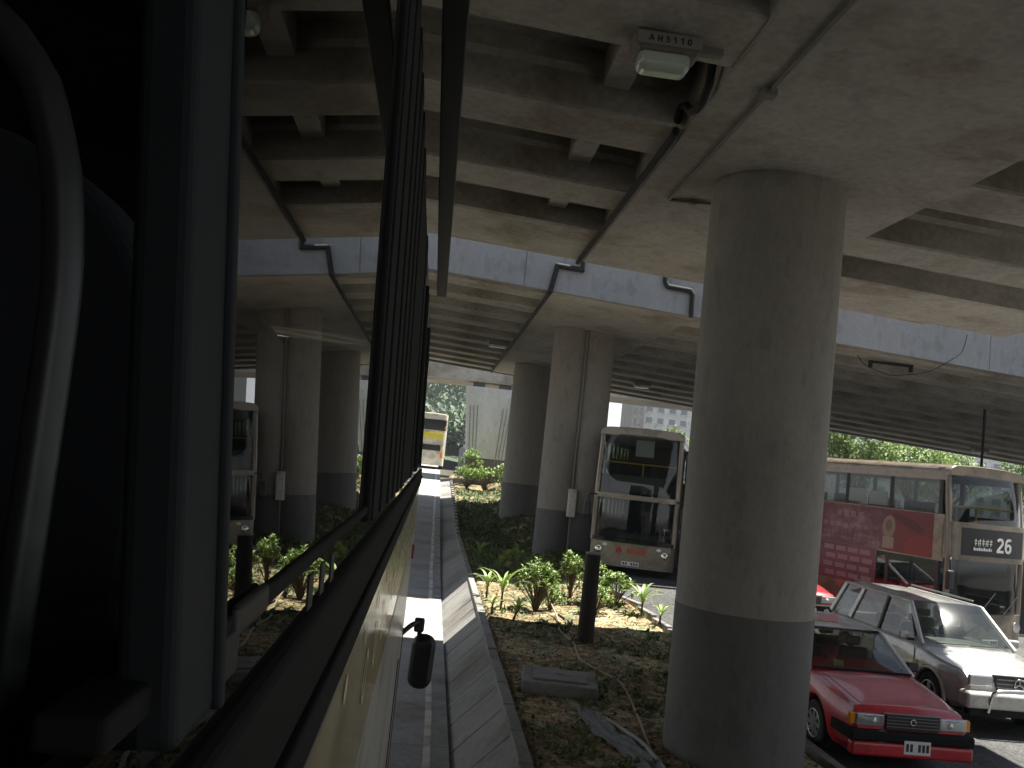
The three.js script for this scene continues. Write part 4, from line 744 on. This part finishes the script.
function shrub(x, d, h, w, tips, leafLen, label, group, tone = 1) {
  const o = thing('shrub', label, 'shrub', [x, bedY(x, d) - 0.02, -d], 0, group);
  const stems = [], leaves = [];
  for (let i = 0; i < tips; i++) {
    const a = rr(0, 6.283), r = Math.sqrt(rnd()) * w / 2, ph = r / (w / 2), y = h * (0.45 + 0.55 * Math.sqrt(Math.max(0, 1 - ph * ph))) * rr(0.75, 1.02), tip = V(r * Math.cos(a), y, r * Math.sin(a));
    stems.push(tube([V(rr(-0.03, 0.03), 0, rr(-0.03, 0.03)), V(tip.x * 0.35, y * 0.45, tip.z * 0.35), tip], 0.009, 4));
    const n = 11 + Math.floor(rnd() * 6), out = V(tip.x, 0.5, tip.z).normalize();
    for (let k = 0; k < n; k++) { const aa = k * 2.4 + rnd(), el = rr(0.0, 1.1), dir = V(Math.cos(aa) * Math.cos(el), Math.sin(el), Math.sin(aa) * Math.cos(el)).lerp(out, 0.2).normalize(); leaves.push({ p: tip.clone().addScaledVector(V(0, 1, 0), -rr(0, leafLen * 0.8)), dir, up: V(rr(-0.2, 0.2), 1, rr(-0.2, 0.2)), len: leafLen * rr(0.7, 1.15), w: leafLen * rr(0.3, 0.42), col: leafTone(tone * 1.2) }); }
  }
  add(o, 'stems', merge(stems), stemMat); add(o, 'foliage', leafGeo(leaves), glossLeaf);
  return o;
}
function strapPlant(x, d, h, n, label, tiltX = 0, group) {
  const o = thing('strap_leaf_plant', label, 'plant', [x, bedY(x, d) - 0.02, -d], 0, group);
  add(o, 'stem', rod(V(0, 0, 0), V(tiltX * 0.3, h * 0.45, 0), 0.03, 7, 0.02), stemMat);
  for (let k = 0; k < n; k++) {
    const a = k * 2.4 + rnd() * 0.4, el = rr(0.75, 1.4), L = h * rr(0.5, 0.75), w = rr(0.06, 0.10), base = V(tiltX * 0.3, h * rr(0.32, 0.46), 0), dx = Math.cos(a), dz = Math.sin(a);
    const g = grid(2, 7, (u, v) => { const s = v * L, e = el - v * v * 0.55, c = (u - 0.5) * w * (1 - v ** 3) * (0.5 + 1.2 * Math.min(0.5, v)), hh = Math.abs(u - 0.5) * 0.02; return V(base.x + dx * s * Math.cos(e) - dz * c, base.y + s * Math.sin(e) + hh, base.z + dz * s * Math.cos(e) + dx * c); });
    const col = leafTone(1.25), cc = new Float32Array(g.attributes.position.count * 3); for (let i = 0; i < cc.length; i++) cc[i] = col[i % 3]; g.setAttribute('color', new THREE.BufferAttribute(cc, 3));
    add(o, 'leaf', g, glossLeaf);
  }
}
strapPlant(1.87, 20.3, 1.15, 14, 'tallest spiky strap-leaved plant near the slope edge, in the sun');
strapPlant(1.62, 21.6, 0.85, 10, 'short spiky plant right against the coping, in the sun');
strapPlant(2.02, 19.0, 0.6, 6, 'small spiky sprout in front of the tall strap-leaved plant', 0.3);
strapPlant(1.72, 27.5, 1.0, 10, 'shaded spiky plant behind the sunny strap-leaved plants');
strapPlant(1.62, 19.6, 0.5, 6, 'tiny spiky sprout at the shadow edge by the slope');
shrub(2.68, 20.6, 1.2, 0.95, 70, 0.125, 'round leafy shrub on bare stems left of the black post, in full sun', 'sunlit shrubs');
shrub(3.78, 22.6, 1.2, 0.65, 44, 0.13, 'narrow leafy shrub just behind the black post', 'sunlit shrubs');
shrub(3.05, 20.9, 0.55, 0.6, 22, 0.11, 'low leafy shrub at the foot of the round shrub', 'sunlit shrubs');
shrub(4.3, 21.9, 1.0, 0.95, 46, 0.14, 'leafy shrub right of the black post below the bus headlight', 'sunlit shrubs');
shrub(4.05, 20.6, 0.7, 0.75, 32, 0.13, 'pale low shrub right of the black post near the shadow edge', 'sunlit shrubs');
shrub(4.75, 21.6, 0.8, 0.8, 30, 0.15, 'leafy shrub beside the road below the bus number plate', 'sunlit shrubs');
strapPlant(5.15, 20.7, 0.85, 13, 'rosette of broad upright leaves near the big column');
strapPlant(5.38, 19.9, 0.6, 9, 'smallest leafy sprout hard by the big column edge');
shrub(2.6, 25.8, 0.9, 0.9, 22, 0.17, 'shaded shrub behind the round sunlit shrub', 'shaded shrubs');
shrub(3.4, 26.5, 0.7, 0.8, 18, 0.15, 'shaded shrub at the foot of the twin column', 'shaded shrubs');
for (const [x, d, h, w, l] of [[2.3, 57.5, 1.5, 1.7, 'bright green bush left of the tapered pier, beside the lane'], [3.4, 56.8, 1.6, 2.0, 'roundest bright bush in front of the tapered pier'], [4.6, 57.2, 1.5, 1.8, 'bright bush in front of the right side of the tapered pier'], [2.6, 60.2, 2.5, 1.6, 'tall bush behind the lane bushes, left foot of the tapered pier'], [5.6, 58.4, 1.4, 1.8, 'bright bush between the tapered pier and dark column']]) shrub(x, d, h, w, 70, 0.2, l, 'bushes at the pier', 1.2);
// leaf litter and weeds on the bed
{
  const g = new THREE.PlaneGeometry(1, 0.55, 2, 1); g.rotateX(-Math.PI / 2); const p = g.attributes.position; for (let i = 0; i < p.count; i++) p.setY(i, 0.16 * Math.abs(p.getX(i)) * 2 - 0.05);
  const n = 7000, im = new THREE.InstancedMesh(g, mat([1, 1, 1], 0.9), n), m = new THREE.Matrix4(), q = new THREE.Quaternion(), e = new THREE.Euler();
  for (let i = 0; i < n; i++) { const d = 5 + 28 * Math.pow(rnd(), 0.8), x = lerp(1.5, kerbX(d) - 0.1, rnd()), s = 0.025 + 0.07 * rnd() * rnd(); e.set(rr(-0.5, 0.5), rr(0, 6.28), rr(-0.5, 0.5)); q.setFromEuler(e); m.compose(P(x, bedY(x, d) + 0.012, d), q, V(s, s, s)); im.setMatrixAt(i, m); const t = rnd(); im.setColorAt(i, t < 0.25 ? C(0.06, 0.09, 0.025) : t < 0.8 ? C(0.11, 0.08, 0.05) : C(0.34, 0.28, 0.18)); }
  im.name = 'leaf_litter'; im.userData = { kind: 'stuff', label: 'dry leaf litter scattered over the planting bed soil', category: 'leaf litter' }; scene.add(im);
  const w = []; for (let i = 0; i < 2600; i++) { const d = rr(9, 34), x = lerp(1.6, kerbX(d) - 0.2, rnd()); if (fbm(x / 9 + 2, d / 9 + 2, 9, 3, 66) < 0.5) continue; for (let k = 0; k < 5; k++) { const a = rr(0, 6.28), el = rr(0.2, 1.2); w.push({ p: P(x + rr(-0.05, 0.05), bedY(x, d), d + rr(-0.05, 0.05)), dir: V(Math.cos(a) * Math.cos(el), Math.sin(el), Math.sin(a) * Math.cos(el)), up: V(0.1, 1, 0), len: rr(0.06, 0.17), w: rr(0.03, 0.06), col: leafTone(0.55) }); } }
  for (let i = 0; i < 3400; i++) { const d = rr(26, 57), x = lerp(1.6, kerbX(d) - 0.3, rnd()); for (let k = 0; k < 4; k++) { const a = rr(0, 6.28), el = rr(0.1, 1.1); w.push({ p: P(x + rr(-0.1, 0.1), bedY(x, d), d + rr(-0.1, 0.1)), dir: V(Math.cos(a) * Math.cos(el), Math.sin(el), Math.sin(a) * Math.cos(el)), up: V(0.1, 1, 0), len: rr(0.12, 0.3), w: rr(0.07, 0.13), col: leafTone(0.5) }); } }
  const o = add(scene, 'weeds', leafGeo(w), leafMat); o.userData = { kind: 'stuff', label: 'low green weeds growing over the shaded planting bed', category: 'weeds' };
}
function tree(x, d, h, w, label, group, n = 2600, trunkH = 0.35, tone = 1) {
  const y0 = rise(Math.min(d, 130)) - 0.5, o = thing('tree', label, 'tree', [x, y0, -d], 0, group), limbs = [rod(V(0, 0, 0), V(rr(-0.2, 0.2), h * trunkH * 1.2, rr(-0.2, 0.2)), h * 0.03, 8, h * 0.018)], leaves = [], cl = [];
  for (let i = 0; i < 26; i++) { const v = dirOnSphere(); const c = V(v.x * w * 0.36 * rr(0.4, 1.1), h * (trunkH + 0.5 * (1 - trunkH)) + v.y * h * (1 - trunkH) * 0.42 * rr(0.4, 1.05), v.z * w * 0.36 * rr(0.4, 1.1)); cl.push([c, w * rr(0.1, 0.2)]); if (i < 12) limbs.push(rod(V(0, h * trunkH, 0), c, h * 0.012, 5, h * 0.004)); }
  for (let i = 0; i < n; i++) { const [c, r] = cl[Math.floor(rnd() * cl.length)], v = dirOnSphere(), p = c.clone().addScaledVector(v, r * Math.cbrt(rr(0.25, 1))); leaves.push({ p, dir: v.clone().lerp(dirOnSphere(), 0.6).normalize(), up: V(rr(-0.6, 0.6), 1, rr(-0.6, 0.6)), len: w * rr(0.035, 0.06), w: w * rr(0.02, 0.03), col: leafTone(tone) }); }
  add(o, 'trunk', merge(limbs), stemMat); add(o, 'crown', leafGeo(leaves), leafMat);
}
const tl = ['tree just right of the big column, beyond the route 26 bus', 'second tree from the column beyond the route 26 bus', 'third tree from the column beyond the route 26 bus', 'tree above the middle of the route 26 bus roof', 'tree left of the hanging rod beyond the route 26 bus', 'tree right of the hanging rod, at the picture edge', 'farthest right tree beyond the route 26 bus'];
tl.forEach((l, i) => tree(26.5 + i * 5.2 + rr(-0.6, 0.6), 66 + rr(-3, 5), 8.6 + rr(-1.2, 0.8), 7.2, l, 'trees beyond the far flyover', 3000, 0.25, 1.1));
tree(21.2, 80, 7.0, 6, 'tree showing above the champagne bus roof, right side', 'trees beyond the far flyover', 2600, 0.3);
tree(17.6, 86, 5.6, 5, 'lower pale green tree above the champagne bus roof', 'trees beyond the far flyover', 2200, 0.3, 1.3);
// wooded hill at the end of the lane
{
  const hy = (x, d) => 1 + 62 * Math.exp(-(((x + 25) / 42) ** 2) - (((d - 330) / 120) ** 2)) + 5 * (fbm(x / 200 + 4, d / 200 + 4, 8, 4, 12) - 0.5);
  structure('hill', uvM(grid(40, 40, (u, v) => { const x = lerp(-260, 200, u), d = lerp(140, 520, v); return P(x, hy(x, d) - 1.5, d); })), mat([0.05, 0.07, 0.035], 1));
  const gl = []; for (let i = 0; i < 150; i++) { const v = dirOnSphere(); if (v.y < -0.3) continue; gl.push({ p: v.clone().multiplyScalar(rr(0.7, 1)), dir: v.clone().lerp(dirOnSphere(), 0.5).normalize(), up: V(0.1, 1, 0.2), len: rr(0.25, 0.4), w: rr(0.14, 0.24), col: [1, 1, 1] }); }
  const g = leafGeo(gl), n = 2600, im = new THREE.InstancedMesh(g, leafMat, n), m = new THREE.Matrix4(), q = new THREE.Quaternion();
  for (let i = 0; i < n; i++) { const x = rr(-70, 22), d = rr(150, 340), s = rr(2.6, 5); q.setFromAxisAngle(V(0, 1, 0), rr(0, 6.28)); m.compose(P(x, hy(x, d) + s * 0.3, d), q, V(s, s * rr(0.8, 1.2), s)); im.setMatrixAt(i, m); im.setColorAt(i, C(rr(0.04, 0.07), rr(0.08, 0.12), rr(0.035, 0.055))); }
  im.name = 'hillside_forest'; im.userData = { kind: 'stuff', label: 'dense green forest covering the hill at the end of the lane', category: 'forest' }; scene.add(im);
}
// ---------------------------------------------------------------- small things on the bed
{
  const p = thing('post', 'short black post standing in the planting bed before the shrubs', 'post', [3.28, -0.05, -17.4]);
  add(p, 'shaft', new THREE.CylinderGeometry(0.145, 0.165, 1.72, 20).translate(0, 0.86, 0), M.wood); add(p, 'cap', new THREE.CylinderGeometry(0.15, 0.15, 0.03, 20).translate(0, 1.735, 0), M.conduit);
  const c = thing('chamber_cover', 'square concrete chamber with a lid, low on the soil before the post', 'manhole', [2.25, 0, -13.7], -0.12);
  add(c, 'frame', box(-0.56, 0.56, -0.1, 0.16, -0.5, 0.5, 0.03), M.kerb); const lid = add(c, 'lid', box(-0.4, 0.4, 0.161, 0.19, -0.36, 0.36, 0.01), M.kerb);
  add(lid, 'lifting_eye', merge([box(-0.06, 0.06, 0.19, 0.205, -0.02, 0.02), box(-0.02, 0.02, 0.19, 0.2, -0.05, 0.05).translate(0.15, 0, 0)]), M.conduit);
  const hose = (pts, r, m, label) => single('hose', tube(pts.map(([x, d, h = 0.03]) => P(x, bedY(x, d) + h, d)), r, 6), m, label, 'hose');
  hose([[2.6, 21.8, 0.9], [3.0, 20.3, 0.2], [3.05, 19.4], [2.9, 18.2], [3.0, 17.0], [2.9, 15.6], [3.3, 14.2], [3.2, 12.6], [3.0, 11]], 0.02, mat([0.3, 0.25, 0.18], 0.8), 'pale hose trailing from the shrubs past the chamber cover');
  hose([[2.2, 18.6], [2.6, 18.9], [3.1, 18.6], [3.3, 19.4], [3.15, 20.2]], 0.022, M.pipe, 'dark loop of hose lying left of the black post');
  hose([[2.7, 12.2], [2.95, 11.2], [3.0, 10.2], [2.75, 9.2], [2.9, 8.2]], 0.03, mat([0.34, 0.33, 0.31], 0.7), 'grey hose on the dark soil beside the big column');
  single('plastic_sheet', grid(18, 60, (u, v) => { const d = lerp(9.0, 12.6, v), x = 2.68 + (u - 0.5) * (0.28 + 0.2 * fbm(0.3, v * 0.9, 8, 3, 15)) + 0.18 * Math.sin(v * 5); return P(x, bedY(x, d) + 0.01 + 0.1 * Math.max(0, fbm(u * 0.9 + 3, v * 2.6 + 3, 7, 3, 70) - 0.35), d); }), mat([0.2, 0.2, 0.2], 0.35, { transmission: 0.3, thickness: 0 }), 'crumpled strip of plastic sheet on the dark soil', 'plastic sheet');
  const fl = single('fallen_leaf', leafGeo([{ p: P(0.52, laneY(13) + 0.02, 13.3), dir: V(0.4, 0.2, 0.6).normalize(), up: V(0, 1, 0), len: 0.12, w: 0.07, col: [0.6, 0.3, 0.05] }]), leafMat, 'single orange fallen leaf at the foot of the slope', 'leaf');
}
scene.traverse(o => { if (o.isMesh) { o.castShadow = true; o.receiveShadow = true; } });
scene.fog = new THREE.FogExp2(0xdfe6ee, 0.0004);
renderer.render(scene, camera);
